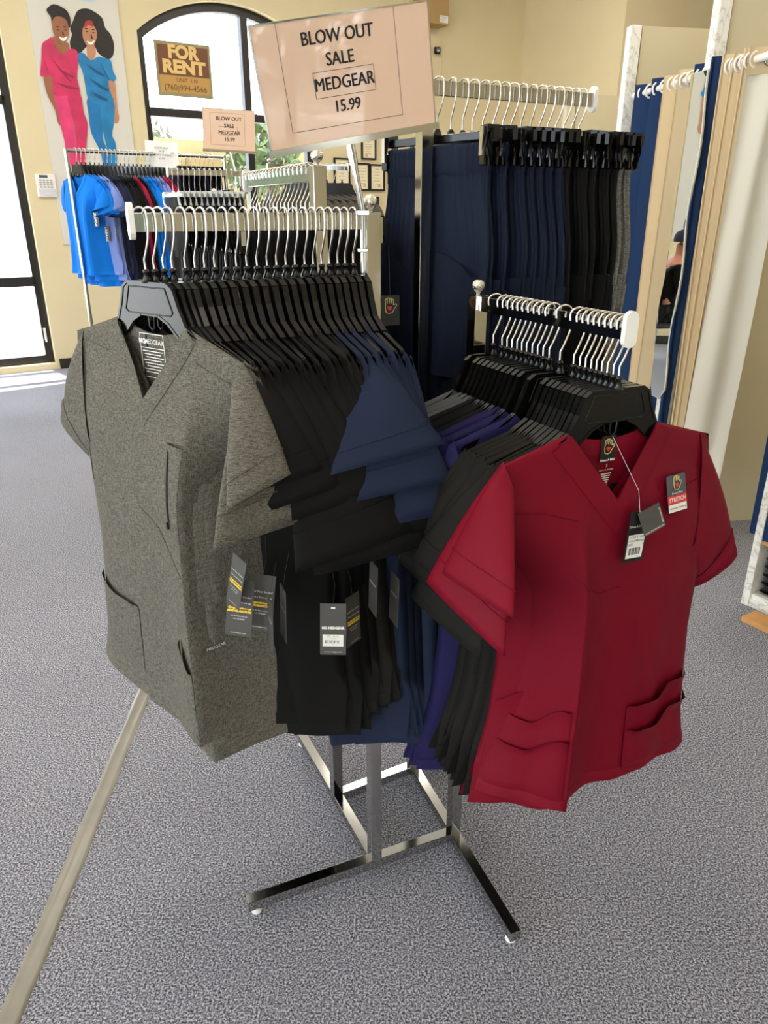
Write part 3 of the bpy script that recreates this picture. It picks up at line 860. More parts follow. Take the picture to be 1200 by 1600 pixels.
class Top:
    """V-neck scrub top hanging from its hanger; local origin on the arm, front is -Y"""
    def __init__(s, **k):
        s.L = 0.70; s.ws = 0.205; s.wc = 0.232; s.ww = 0.225; s.wh = 0.245; s.nk = 0.085; s.vd = 0.19; s.slope = 0.40
        s.Df = 0.007; s.Db = 0.005; s.bulge = 0.0; s.amp = 0.006; s.ph = 0.0; s.kf = 9.0; s.plan = None; s.z0 = -0.158; s.fan = 0.0; s.hemcurve = 0.0
        s.nu = 33; s.nv = 30; s.vent = 0.012; s.lean = 0.0; s.spread = 1.0; s.tilt = 0.0; s.crease = ()
        for a, b in k.items(): setattr(s, a, b)
    def width(s, t):
        return interp(t, (0, 0.08, 0.27, 0.6, 1.0), (s.ws, s.ws + 0.012, s.wc, s.ww, s.wh))
    def sh(s, x):
        return s.z0 - max(0, abs(x) - s.nk) * s.slope
    def topz(s, x, side):
        if abs(x) < s.nk:
            q = abs(x) / s.nk
            return s.z0 - (s.vd * (1 - q) if side < 0 else 0.020 * (1 - q * q))
        return s.sh(x)
    def at(s, u, z, side, off=0.0):
        t = max(0, min(1.1, (s.z0 - z) / s.L))
        x = u * s.width(t)
        env = sstep((s.sh(x) - z) / 0.14 + 0.02)
        prof = max(0.0, 1 - abs(u) ** 5)
        D = s.Df + s.bulge * (0.35 + 0.65 * sstep(t / 0.3)) if side < 0 else s.Db
        e0 = math.sqrt(max(0.0, min(1.0, (s.sh(x) - z) / 0.012)))
        if abs(x) < s.nk: e0 = max(e0, min(1.0, (s.nk - abs(x)) / 0.02))
        y = side * ((0.0062 + D * env) * prof * e0 + off)
        f = s.amp * (sstep(t * 1.1) ** 1.2) * (math.sin(s.kf * u + s.ph + 0.9 * t) + 0.45 * math.sin(s.kf * 2.1 * u - 1.3 * s.ph + 2 * t))
        y += f * (0.4 + 0.6 * prof) * s.spread
        y += side * s.vent * sstep((t - 0.86) / 0.14) * (1 - prof * 0.8)
        y += s.fan * t + s.lean * t * u
        zz = z
        if s.plan is not None:
            dx, dy = s.plan(u, t)
            x += dx; y += dy
        return V((x, y, zz + s.tilt * x))
    def hem(s, u): return s.z0 - s.L + s.hemcurve * (u * u)
    def sheet(s, side):
        rows = []
        us = []
        for i in range(s.nu):
            us.append(-1 + 2 * i / (s.nu - 1))
        q = s.nk / s.ws
        for c in s.crease:
            us = [a for a in us if abs(a - c) > 0.03] + [c - 0.025, c, c + 0.025]
        us = sorted(set([round(a, 4) for a in us if abs(abs(a) - q) > 0.02] + [q, -q, 0.0]))
        for j in range(s.nv + 1):
            v = (j / s.nv) ** 1.35
            row = []
            for u in us:
                xt = u * s.ws
                z0 = s.topz(xt, side)
                # keep the neck edge straight in x at the top
                z = lerp(z0, s.hem(u), v)
                row.append(s.at(u, z, side))
            rows.append(row)
        return rows
    def body(s):
        m = MB()
        m.grid(s.sheet(-1)); m.grid(s.sheet(1))
        # hem turn: a slightly raised band along the bottom edge
        for side in (-1, 1):
            rows = []
            for dz, off in ((0.0, 0.0012), (0.022, 0.0014), (0.0235, 0.0)):
                rows.append([s.at(-1 + 2 * i / 32.0, s.hem(-1 + 2 * i / 32.0) + dz, side, off) for i in range(33)])
            m.grid(rows)
        return m
    def neckband(s, w=0.026):
        m = MB()
        rows = []
        for k in range(5):
            f = k / 4.0
            row = []
            for i in range(25):
                q = -1 + 2 * i / 24.0
                x = q * s.nk; z = s.z0 - s.vd * (1 - abs(q))
                ln = math.hypot(s.vd, s.nk); nx, nz = s.vd / ln, -s.nk / ln
                sg = 1 if q > 0 else -1
                if abs(q) < 1e-6: px, pz = 0, z - w * f * 1.5
                else:
                    px = x + sg * nx * w * f; pz = z + nz * w * f
                t = (s.z0 - pz) / s.L
                uu = px / s.width(max(0, t)) if s.plan is None else px / s.width(max(0, t))
                off = 0.0035 if k < 4 else 0.0012
                row.append(s.at(uu, pz, -1, off))
            rows.append(row)
        m.grid(rows)
        rows = []
        for k in range(3):
            row = []
            for i in range(17):
                x = -s.nk + 2 * s.nk * i / 16.0
                z = s.topz(x * 0.999, 1) - 0.012 * k
                p = s.at(x / s.width(max(0, (s.z0 - z) / s.L)), z, 1)
                row.append(p + V((0, -0.0022, 0)))
            rows.append(row)
        m.grid(rows)
        return m
    def patch(s, u0, u1, z0, z1, side=-1, off=0.004, n=(10, 10), top=None, inner=False):
        """a sewn-on panel of cloth on the front"""
        m = MB()
        rows = []
        for j in range(n[1] + 1):
            v = j / n[1]
            row = []
            for i in range(n[0] + 1):
                a = i / n[0]
                zt = z1 + (top(a) if top else 0)
                z = lerp(zt, z0, v)
                e = 1.0
                o = off * (2.0 if j == 0 else 1.25 if j == 1 else 1.0)
                if i in (0, n[0]) or j == n[1]: o = off * 0.35
                row.append(s.at(lerp(u0, u1, a), z, side, -o if inner else o))
            rows.append(row)
        m.grid(rows)
        return m
    def seam(s, pts, side=-1, r=0.0011, off=0.0008):
        """pts = (u, z) pairs"""
        path = []
        for (a, b) in zip(pts[:-1], pts[1:]):
            for k in range(8):
                f = k / 8.0
                path.append(s.at(lerp(a[0], b[0], f), lerp(a[1], b[1], f), side, off))
        path.append(s.at(pts[-1][0], pts[-1][1], side, off))
        return MB().tube(path, r, 5)
    def sleeve(s, sg, C0, C1, h=0.012, bul=0.02, seed=0, n=14, drape=False, cuff=False):
        """flattened tube from the armhole to the cuff; C0 outer/back corner, C1 front corner"""
        zs = s.sh(s.ws)
        T0 = s.at(sg * 0.985, zs + 0.004, -1); T1 = s.at(sg * 0.90, zs - 0.19, -1)
        if not drape: T0 = s.at(sg * 0.90, zs + 0.005, -1); T1 = s.at(sg * 0.80, zs - 0.19, -1)
        if drape: T1 = s.at(sg * 0.88, zs - 0.03, -1, 0.012); T0 = s.at(sg * 0.95, zs + 0.006, -1) + V((0, 0.004, 0))
        C0 = V((sg * C0[0], C0[1], C0[2])); C1 = V((sg * C1[0], C1[1], C1[2]))
        m = MB(); rows = []
        rnd = random.Random(seed)
        p1 = rnd.uniform(0, 6); p2 = rnd.uniform(0, 6)
        for j in range(n + 2):
            t = min(1.0, j / n)
            e0 = T0.lerp(C0, t) + V((sg * bul * math.sin(math.pi * t) ** 0.8, 0, bul * math.sin(math.pi * t)))
            e1 = T1.lerp(C1, t) + V((sg * 0.3 * bul * math.sin(math.pi * t), -0.004 * math.sin(math.pi * t), 0))
            wv = e1 - e0
            ax = (C0 + C1 - T0 - T1).normalized()
            nr = wv.cross(ax).normalized()
            if nr.x * sg < 0: nr = -nr
            mid = (e0 + e1) / 2
            hh = h * (0.45 + 0.55 * math.sin(math.pi * min(1, t * 0.9) ) + 0.25 * t)
            if t > 0.87: hh += 0.0022
            sc = 1.0
            if j == n + 1: sc = 0.97; hh -= 0.004
            row = []
            for k in range(20):
                a = 2 * math.pi * k / 20
                ca, sa = math.cos(a), math.sin(a)
                cc = math.copysign(abs(ca) ** 0.75, ca)
                wr = 0.0016 * math.sin(3 * cc + p1 + 2 * t) * math.sin(3.0 * t + p2) * math.sin(math.pi * (0.1 + 0.9 * t))
                p = mid - wv * 0.5 * cc * sc + nr * (hh * sa + wr)
                row.append(p)
            rows.append(row)
        m.grid(rows, closed=True)
        # double stitching a little above the cuff
        k0 = int(round(n * 0.80))
        ring = [p.copy() for p in rows[k0]]
        cen = sum(ring, V()) / len(ring)
        ring = [cen + (p - cen) * 1.012 + (p - cen).normalized() * 0.0008 for p in ring]
        m.tube(ring + ring[:1], 0.0009, 4, cap=False)
        if cuff:
            c = MB()
            cr = []
            for f, e in ((0.80, 1.05), (0.82, 1.14), (0.99, 1.16), (1.0, 1.10)):
                a = rows[min(n, int(f * n))]; b_ = rows[min(n, int(f * n) + 1)]
                fr_ = f * n - int(f * n)
                rr_ = [p.lerp(q_, fr_) for p, q_ in zip(a, b_)]
                cc_ = sum(rr_, V()) / len(rr_)
                cr.append([cc_ + (p - cc_) * e for p in rr_])
            c.grid(cr, closed=True)
            return m, c
        return m

def make_top(label, loc, rz, m, group, cfg, R_=None, L_=None, pockets=False, name='scrub_shirt', lite=False):
    t = thing(name, label, 'scrub top', loc, rz, group)
    g = Top(**cfg)
    if lite: g.nu = 15; g.nv = 12
    g.body().build('body', m, t, weld=True)
    if not lite: g.neckband(cfg.get('nb', 0.026)).build('neckband', m, t)
    for sg, kw in ((1, R_), (-1, L_)):
        if not kw: continue
        r = g.sleeve(sg, **kw)
        if isinstance(r, tuple):
            so = r[0].build('sleeve', m, t); r[1].build('cuff', m, so)
        else: r.build('sleeve', m, t)
    if pockets:
        g.patch(0.30, 0.92, g.z0 - g.L + 0.04, g.z0 - g.L + 0.22).build('pocket', m, t)
        g.patch(-0.92, -0.30, g.z0 - g.L + 0.04, g.z0 - g.L + 0.22).build('pocket', m, t)
    return t, g

def make_pants(label, loc, rz, m, group, seed, drop=0.115, L=1.0, w=0.19, name='scrub_pants', pocket=True, lite=False, short=False, ph=0.0):
    t = thing(name, label, 'pants', loc, rz, group)
    rnd = random.Random(seed)
    ztop = -drop - 0.022
    zb = ztop - 0.055
    nu = 18 if lite else 176
    def ring(z, wx, wy, rf, pinch=0.0, cx=0.0, f=0.0):
        row = []
        for k in range(nu):
            a = 2 * math.pi * k / nu
            ca, sa = math.cos(a), math.sin(a)
            x = math.copysign(abs(ca) ** 0.6, ca)
            y = math.copysign(abs(sa) ** 0.8, sa)
            yy = y * wy * (1 - pinch * math.exp(-(x / 0.25) ** 2))
            yy += rf * math.sin(k * (1.25 if not lite else 2.4) + 1.2 * math.sin(k * 0.21)) * (1 if sa >= 0 or lite else 1) + f * math.sin(5 * x + ph + z * 3) + 0.6 * f * math.sin(9 * x - ph - z * 4)
            row.append(V((cx + x * wx, yy, z)))
        return row
    b = MB()
    rows = [ring(ztop + 0.002, w * 0.90, 0.009, 0.0), ring(ztop, w * 0.92, 0.011, 0.0022)]
    for k in range(5): rows.append(ring(lerp(ztop, zb, (k + 0.5) / 5), w * (0.90 + 0.02 * (k % 2)), 0.013, 0.0042 if k % 2 else 0.0028))
    rows.append(ring(zb, w * 0.90, 0.009, 0.0008))
    b.grid(rows, closed=True)
    wb = b.build('waistband', m, t)
    b = MB()
    rows = []
    zc = ztop - 0.30
    for k in range(9):
        f = k / 8.0
        rows.append(ring(lerp(zb + 0.004, zc, f), w * lerp(0.90, 1.06, sstep(f * 1.5)), lerp(0.009, 0.013, f), 0.0034 * (1 - f) ** 1.5, 0.5 * f, f=0.010 * f))
    b.grid(rows, closed=True)
    zh = ztop - L
    for sg in (-1, 1):
        rows = []
        for k in range(13):
            f = k / 12.0
            ww = lerp(w * 0.56, w * 0.44, f)
            cx = sg * (lerp(w * 0.50, w * 0.47, f) + 0.006 * math.sin(3 * f + seed))
            rows.append(ring(lerp(zc + 0.03, zh, f), ww, lerp(0.012, 0.010, f), 0, cx=cx, f=0.009))
        b.grid(rows, closed=True)
    b.build('legs', m, t)
    if pocket and not lite:
        for sg in (-1, 1):
            p = MB(); rows = []
            z1 = ztop - 0.20; z0 = ztop - 0.46
            for j in range(9):
                row = []
                for i in range(9):
                    a = i / 8.0
                    zt = z1 - 0.05 * (sstep(a) if sg > 0 else sstep(1 - a))
                    z = lerp(zt, z0, j / 8.0)
                    x = sg * lerp(0.015, w * 1.05, a if sg > 0 else a)
                    xx = abs(x) / w
                    y = -0.017 - 0.004 * math.sin(math.pi * min(1, xx)) - 0.003 + 0.009 * math.sin(5 * x / w + ph + z * 3) + (0.012 if i in (0, 8) else 0)
                    row.append(V((x, y, z)))
                rows.append(row)
            p.grid(rows); p.build('pocket', m, t)
    return t
# ------------------------------------------------------------------ left arm: scrub tops
TOPA = lambda s: V((RA[0].x, RA[0].y, RH[0] + 0.0)) + E_ * s
def gray_plan(w, ext=0.0):
    def f(u, t):
        a = w * sstep((t - 0.06) / 0.34)
        x0 = u * 0.235
        if u <= 0.52:
            q = (u + 1) / 1.52
            return (0.0, a * (-0.046 * q ** 2.2))
        q = (u - 0.52) / 0.48
        tx = 0.122 + min(0, ext) + q * (0.035 + 0.22 * max(0, ext)); ty = -0.046 + (0.155 + 0.9 * max(0, ext)) * q ** 0.85
        return (a * (tx - x0), a * ty)
    return f
def red_plan(w):
    """left panel folded back behind a vertical crease"""
    def f(u, t):
        a = w * sstep((t - 0.12) / 0.3)
        wd = 0.235
        if u >= -0.30: return (0.0, a * (-0.030 * math.exp(-(u + 0.30) / 0.07) + 0.004 * (1 - math.exp(-(u + 0.30) / 0.07)) * (0.5 - u)))
        q = (-u - 0.30) / 0.70
        end = interp(t, (0.2, 0.45, 0.75, 1.0), (0.165, 0.135, 0.142, 0.178))
        tx = -(0.0705 + q * (end - 0.0705))
        return (a * (tx - u * wd), a * (-0.030 + 0.090 * q ** 0.9))
    return f
def dress_plan(w, sg):
    """soft vertical crease on one side, the panel beyond it turning back"""
    def f(u, t):
        a = w * sstep((t - 0.10) / 0.4)
        q = (u * sg - 0.35) / 0.65
        if q <= 0: return (0.0, a * -0.018 * sstep((u * sg + 1) / 1.35))
        return (a * -sg * 0.03 * q, a * (-0.018 + 0.055 * sstep(q)))
    return f
aA = [0.378, 0.365, 0.351, 0.338, 0.318, 0.303, 0.288, 0.272, 0.254, 0.237, 0.220, 0.203, 0.186, 0.170, 0.154, 0.138, 0.121, 0.106, 0.091, 0.077, 0.062, 0.048, 0.033]
bA = [37, 39, 42, 45, 49, 50, 51, 52.5, 53.5, 54.5, 55.5, 56.5, 57, 58, 58.5, 59, 60, 60.5, 61, 61.5, 62, 62.5, 63]
SLA = [((.285, .0, -.350), (.25, -.095, -.385)), ((.268, .055, -.437), (.245, -.125, -.436)), ((.262, .06, -.42), (.24, -.10, -.43)), ((.26, .06, -.41), (.235, -.09, -.42)),
       ((.265, .060, -.355), (.225, -.075, -.380)), ((.265, .075, -.385), (.225, -.055, -.410)), ((.262, .075, -.36), (.228, -.05, -.40)), ((.265, .09, -.40), (.225, -.04, -.43)),
       ((.268, .115, -.45), (.235, -.04, -.49)), ((.278, .15, -.48), (.245, -.01, -.505)), ((.278, .155, -.50), (.248, -.01, -.515)), ((.275, .18, -.475), (.238, .005, -.51)),
       ((.268, .14, -.45), (.236, -.02, -.48)), ((.265, .13, -.43), (.236, -.03, -.46)), ((.262, .12, -.42), (.236, -.03, -.45)), ((.262, .12, -.42), (.236, -.03, -.45)),
       ((.268, .10, -.335), (.24, -.06, -.365)), ((.264, .09, -.32), (.236, -.05, -.35)), ((.268, .09, -.395), (.24, -.07, -.415)), ((.262, .08, -.385), (.236, -.06, -.405)),
       ((.266, .07, -.44), (.24, -.065, -.455)), ((.264, .065, -.45), (.236, -.07, -.46)), ((.262, .06, -.46), (.232, -.075, -.47))]
def follow(lead, i, dx=0.0045):
    """a sleeve lying under the leading one: same cuff line, a little farther in"""
    (x0, y0, z0), (x1, y1, z1) = SLA[lead]
    k = i - lead
    return ((x0 - dx * k, y0 - 0.0155 * k - 0.004, z0 + 0.004 * k), (x1 - dx * k, y1 + 0.014 * k, z1 + 0.006 * k))
SLA[5] = ((.268, .085, -.385), (.23, -.075, -.412)); SLA[6] = follow(5, 6); SLA[7] = ((.272, .11, -.405), (.23, -.06, -.435))
SLA[8] = follow(7, 8); SLA[9] = ((.286, .15, -.475), (.25, -.055, -.508)); SLA[10] = ((.286, .165, -.505), (.25, -.035, -.522)); SLA[11] = ((.282, .185, -.472), (.245, -.015, -.505))
for i in (12, 13, 14, 15): SLA[i] = follow(11, i)
SLA[16] = ((.274, .105, -.335), (.24, -.08, -.365)); SLA[17] = follow(16, 17); SLA[18] = ((.274, .095, -.395), (.24, -.085, -.415)); SLA[19] = follow(18, 19)
SLA[20] = ((.27, .08, -.452), (.24, -.085, -.465)); SLA[21] = follow(20, 21); SLA[22] = follow(20, 22)
SLA[2] = follow(1, 2); SLA[3] = follow(1, 3)
LENA = [0.695, 0.735, 0.70, 0.725] + [0.70, 0.69, 0.72, 0.71, 0.73, 0.72, 0.74, 0.72, 0.71, 0.70, 0.70, 0.70] + [0.80, 0.79, 0.80, 0.81, 0.80, 0.79, 0.80]
def colA(i): return 'gray' if i < 4 else ('black' if i < 16 else 'navy')
topsA = []
cnt = {'gray': 0, 'black': 0, 'navy': 0}
totA = {'gray': 4, 'black': 12, 'navy': 7}
for i, s in enumerate(aA):
    c = colA(i); k = cnt[c]; cnt[c] += 1
    lab = {'gray': 'heather gray scrub top on the left arm, %s of four from the open end', 'black': 'black scrub top on the left arm, %s of the twelve blacks from the gray side', 'navy': 'navy scrub top on the left arm, %s of seven counted away from the blacks'}[c] % ORD[k]
    if i == 0: lab = 'front heather gray V-neck scrub top with chest zip pocket, left arm end'
    if i == 22: lab = 'navy scrub top on the left arm closest to the chrome post'
    loc = TOPA(s); th = -R(bA[i])
    top_hanger('black plastic hanger on the left arm holding the %s' % {'gray': ('front gray top' if k == 0 else ORD[k] + ' gray top'), 'black': ORD[k] + ' black top', 'navy': ORD[k] + ' navy top'}[c], loc, th, 'hangers on the left arm')
    m = {'gray': M_heather, 'black': M_blackcloth if k not in (10, 11) else M_blackcloth2, 'navy': M_navy}[c]
    wcr = (1.0, 0.95, 0.95, 0.9)[i] if i < 4 else random.uniform(0.62, 0.85)
    cfg = dict(L=LENA[i], vd=0.116 if i == 0 else 0.12, slope=0.32, z0=-0.158 if i == 0 else -0.170, nk=0.085 if i == 0 else 0.095, plan=gray_plan(wcr, (0, 0.03, 0.055, 0.085)[i] if i < 4 else -0.03 if i < 8 else 0.0), crease=(0.52,), ph=0.5 + 0.35 * i, amp=0.005 if i < 4 else 0.007,
               bulge=0.016 if i == 0 else (0.004 if i < 4 else 0.001), nb=0.030, nu=41 if i < 2 else 25, nv=36 if i < 2 else 22, fan=(-0.016 + 0.004 * i) if i < 8 else 0.02, tilt=-0.03 if i == 0 else random.uniform(-0.03, 0.03))
    if i == 0: cfg['kf'] = 5.0
    c0, c1 = SLA[i]
    rr = dict(C0=c0, C1=c1, h=0.008, bul=0.004, seed=i, drape=True)
    if i == 0: ll = dict(C0=(0.312, 0.005, -0.365), C1=(0.228, 0.02, -0.435), h=0.016, bul=0.008, seed=3, cuff=True)
    else: ll = dict(C0=(0.27, 0.05 + 0.02 * random.random(), -0.37 - 0.02 * random.random()), C1=(0.225, -0.03, -0.41), h=0.012, bul=0.012, seed=i + 40)
    t, g = make_top(lab, loc, th, m, 'tops on the left arm', cfg, rr, ll, pockets=False)
    topsA.append((t, g, loc, th))

# details on the front gray top
t, g, loc, th = topsA[0]
def uz(g, x, z): return x / g.width((g.z0 - z) / g.L)
g.patch(0.33, 0.515, -0.475, -0.325, off=0.0035).build('chest_pocket', M_heather, t)
g.seam([(0.32, -0.325), (0.51, -0.322), (0.515, -0.47)]).build('pocket_stitching', M_heather, t)
z = MB()
path = [g.at(lerp(0.36, 0.40, k / 10.0), lerp(-0.335, -0.445, k / 10.0), -1, 0.0055) for k in range(11)]
z.tube(path, 0.0016, 6); zp = z.build('zipper', mat('zip_tape', (52, 50, 46), 0.5), t)
z = MB(); z.box((0, 0, 0), (0.004, 0.003, 0.012), Matrix.Translation(g.at(0.402, -0.450, -1, 0.0075))); z.build('zip_pull', M_black, zp)
g.seam([(-0.98, -0.20), (-0.52, -0.215)]).build('yoke_seam', M_heather, t)
g.seam([(0.50, -0.205), (0.93, -0.235)]).build('yoke_seam', M_heather, t)
g.seam([(-0.10, -0.46), (0.15, -0.478), (0.34, -0.51), (0.5, -0.535)]).build('waist_seam', M_heather, t)
g.seam([(-0.88, -0.21), (-0.84, -0.36), (-0.86, -0.46)]).build('princess_seam', M_heather, t)
g.patch(-0.97, -0.28, -0.80, -0.655, off=0.004, top=lambda a: -0.012 * a + 0.003 * math.sin(9 * a)).build('patch_pocket', M_heather, t)
g.patch(0.36, 0.51, -0.80, -0.69, off=0.004, top=lambda a: 0.03 - 0.05 * a).build('patch_pocket', M_heather, t)
# neck label printed inside the back
NL = MB(); NB = MB()
Ml = Matrix.Translation((0.012, 0.0, -0.232))
def line(mb, x0, x1, z, h, M, y=0.0): rect(mb, x0, x1, z, z + h, y, M)
def on_back(mb, g, cx, cz, y=-0.0035):
    """flat print set just in front of the back panel"""
    p = g.at(uz(g, cx, cz), cz, 1)
    return Matrix.Translation((cx, p.y + y, cz))
Mk = on_back(NL, g, -0.008, -0.213, -0.006)
for a in ((-0.030, 0.030, 0.0345, 0.0012), (-0.030, 0.030, 0.012, 0.0012), (-0.030, 0.030, -0.035, 0.0012)): line(NL, *a, Mk)
for x in (-0.030, 0.0288): rect(NL, x, x + 0.0012, -0.035, 0.0357, 0, Mk)
put_text(NL, 'MG', 0.011, -0.0235, 0.0225, -0.0008, 0.0003, M=Mk); put_text(NL, 'MEDGEAR', 0.0105, 0.0065, 0.0225, -0.0008, 0.0001, M=Mk, sx=0.98)
for k in range(8): line(NL, -0.026 + 0.004 * (k % 3), 0.026 - 0.006 * (k % 2), 0.007 - 0.0048 * k, 0.0013, Mk)
rect(NB, -0.0295, -0.016, 0.0135, 0.0335, 0.0006, Mk); NB.build('label_block', M_tagblack, t); NL.build('neck_label_print', M_whiteink, t)
# woven MEDGEAR tab on the side panel
p = g.at(0.64, -0.675, -1, 0.005); q = g.at(0.70, -0.675, -1, 0.005); xd = (q - p).normalized()
Mt = frame(p, xd, (0, 0, 1)); b = MB(); rect(b, -0.024, 0.030, -0.005, 0.005, 0, Mt); b.build('side_tab', M_tagcard, t)
b = MB(); put_text(b, 'MEDGEAR', 0.008, 0.002, 0, -0.001, M=Mt); b.build('tab_lettering', M_whiteink, t)

# swing tags
def swing_tag(parent, ploc, prz, c, x, up, w, h, kind, name='swing_tag'):
    """paper tag in world space, parented to its garment"""
    inv = Mrz(ploc, prz).inverted()
    Mw = inv @ frame(c, x, up)
    b = MB(); b.box((0, 0, 0), (w, 0.0008, h), Mw)
    tg = b.build(name, M_tagcard if kind != 'black' else M_tagblack, parent)
    b = MB(); b.tube([Mw @ V((0, -0.0008, h / 2 - 0.004)), Mw @ V((0.002, 0.004, h / 2 + 0.03)), Mw @ V((-0.004, 0.012, h / 2 + 0.06))], 0.0003, 5); b.build('tag_string', M_ink, tg)
    a = MB(); y = MB(); k = MB(); wl = MB()
    if kind == 'promo':
        put_text(a, 'Love Your Scrubs?', w * 0.115, 0, h * 0.20, -0.001, M=Mw); put_text(a, 'Share a photo and tag', w * 0.092, 0, h * 0.10, -0.001, M=Mw)
        put_text(y, '@mgmedicalapparel', w * 0.105, 0, 0.0, -0.001, 0.0004, M=Mw); put_text(y, '#MEDGEARSCRUBS', w * 0.105, 0, -h * 0.055, -0.001, 0.0004, M=Mw)
        put_text(a, 'to be featured on', w * 0.088, 0, -h * 0.14, -0.001, M=Mw); put_text(a, 'our IG page!', w * 0.088, 0, -h * 0.19, -0.001, M=Mw)
        put_text(a, 'www.medgear.com', w * 0.075, 0, -h * 0.44, -0.001, M=Mw)
    elif kind == 'price':
        put_text(a, 'MG MEDGEAR', w * 0.135, 0, h * 0.03, -0.001, 0.0004, M=Mw)
        a2 = MB(); put_text(a2, 'w w w . medgear.com', w * 0.075, 0, -h * 0.44, -0.001, M=Mw); a2.build('web_print', M_whiteink, tg)
        a2 = MB(); rect(a2, -w * 0.08, w * 0.08, h * 0.40, h * 0.44, -0.0008, Mw); a2.build('tag_mark', M_whiteink, tg)
        rect(wl, -w * 0.40, w * 0.40, -h * 0.33, -h * 0.10, -0.0008, Mw)
        for j in range(16):
            if j % 4 != 3: rect(k, -w * 0.30 + j * w * 0.038, -w * 0.30 + j * w * 0.038 + w * (0.012 + 0.010 * (j % 3 == 0)), -h * 0.27, -h * 0.21, -0.0012, Mw)
        put_text(k, '8791    BLK-XS', w * 0.07, 0, -h * 0.135, -0.0012, M=Mw); put_text(k, 'MG', w * 0.06, 0, -h * 0.30, -0.0012, M=Mw)
        put_text(k, '81 0 42 18', w * 0.06, 0, -h * 0.18, -0.0012, M=Mw)
        wl.build('price_label', M_whiteink, tg); k.build('barcode', M_ink, tg)
    elif kind == 'plain':
        put_text(a, 'MG MEDGEAR', w * 0.12, 0, h * 0.1, -0.001, M=Mw)
    if a.v: a.build('tag_print', M_whiteink, tg)
    if y.v: y.build('tag_yellow_print', M_yellow, tg)
    return tg
TILT = lambda x, y=0: V((0.0, 0.10, 1.0))
swing_tag(topsA[0][0], topsA[0][2], topsA[0][3], (-0.224, 0.992, 0.980), (0.62, -0.62, -0.22), (0.0, 0.1, 1), 0.034, 0.088, 'promo')
swing_tag(topsA[1][0], topsA[1][2], topsA[1][3], (-0.226, 1.010, 0.925), (0.98, -0.1, -0.10), (0.0, 0.12, 1), 0.042, 0.096, 'promo')
swing_tag(topsA[2][0], topsA[2][2], topsA[2][3], (-0.198, 1.041, 0.917), (0.98, -0.1, -0.10), (0.03, 0.12, 1), 0.042, 0.096, 'promo')
swing_tag(topsA[7][0], topsA[7][2], topsA[7][3], (-0.082, 1.025, 0.877), (0.998, 0.0, -0.02), (0.0, 0.15, 1), 0.042, 0.088, 'price')
swing_tag(topsA[9][0], topsA[9][2], topsA[9][3], (-0.052, 1.077, 0.865), (0.5, 0.8, -0.05), (0.0, 0.12, 1), 0.040, 0.09, 'promo')
for j, i in enumerate((4, 5, 12, 14, 17, 19, 21)):
    tt = topsA[i]; c = tt[2] + V((0.16 + 0.006 * j - 0.03 * (j < 2), -0.20 + 0.004 * j, -0.60 + 0.015 * (j % 3)))
    swing_tag(tt[0], tt[2], tt[3], c, (0.35, -0.93, 0), (0.02, 0.05, 1), 0.038, 0.09, 'plain')

# ------------------------------------------------------------------ right front arm: scrub tops
TOPC = lambda s: V((RA[2].x, RA[2].y, RH[2])) + N_ * s
aC = [0.386, 0.374, 0.361, 0.349, 0.337, 0.325, 0.312, 0.299, 0.284, 0.250, 0.222, 0.206, 0.191, 0.176, 0.160, 0.146, 0.132, 0.117, 0.102, 0.086, 0.058]
bC = [25, 25.5, 26, 26, 26, 26, 26, 26, 26, 26, 26, 26, 26, 26, 26, 26.5, 27, 27, 27, 27.5, 28]
SLC = [((.252, .030, -.36), (.205, -.12, -.372)), ((.25, .07, -.40), (.205, -.115, -.452)), ((.252, .12, -.39), (.225, -.03, -.42)), ((.245, .07, -.47), (.222, -.03, -.50)), ((.252, .11, -.41), (.225, -.05, -.43)),
       ((.25, .10, -.40), (.222, -.05, -.43)), ((.25, .10, -.38), (.222, -.05, -.42)), ((.25, .10, -.42), (.222, -.05, -.44)), ((.25, .10, -.40), (.222, -.05, -.43)), ((.25, .10, -.40), (.222, -.05, -.43)),
       ((.25, .07, -.39), (.222, -.06, -.42)), ((.25, .07, -.40), (.222, -.06, -.42)), ((.25, .07, -.41), (.222, -.06, -.43))] + [((.25, .07, -.40), (.222, -.05, -.42))] * 8
def followC(lead, i, dx=0.0045):
    (x0, y0, z0), (x1, y1, z1) = SLC[lead]
    k = i - lead
    return ((x0 - dx * k, y0 - 0.0125 * k - 0.004, z0 + 0.004 * k), (x1 - dx * k, y1 + 0.012 * k, z1 + 0.006 * k))
SLC[0] = ((.278, .02, -.355), (.24, -.115, -.37)); SLC[1] = ((.282, .05, -.385), (.24, -.11, -.44))
SLC[2] = ((.262, .13, -.385), (.228, -.05, -.415)); SLC[3] = ((.258, .12, -.46), (.226, -.05, -.495))
SLC[4] = followC(2, 4); SLC[5] = followC(3, 5); SLC[6] = ((.262, .13, -.41), (.23, -.05, -.44)); SLC[7] = followC(6, 7); SLC[8] = followC(6, 8); SLC[9] = followC(6, 9)
def colC(i): return 'maroon' if i < 2 else 'black' if i < 9 else 'purple' if i < 13 else 'dark' if i < 17 else 'slate'
topsC = []; cnt = {}
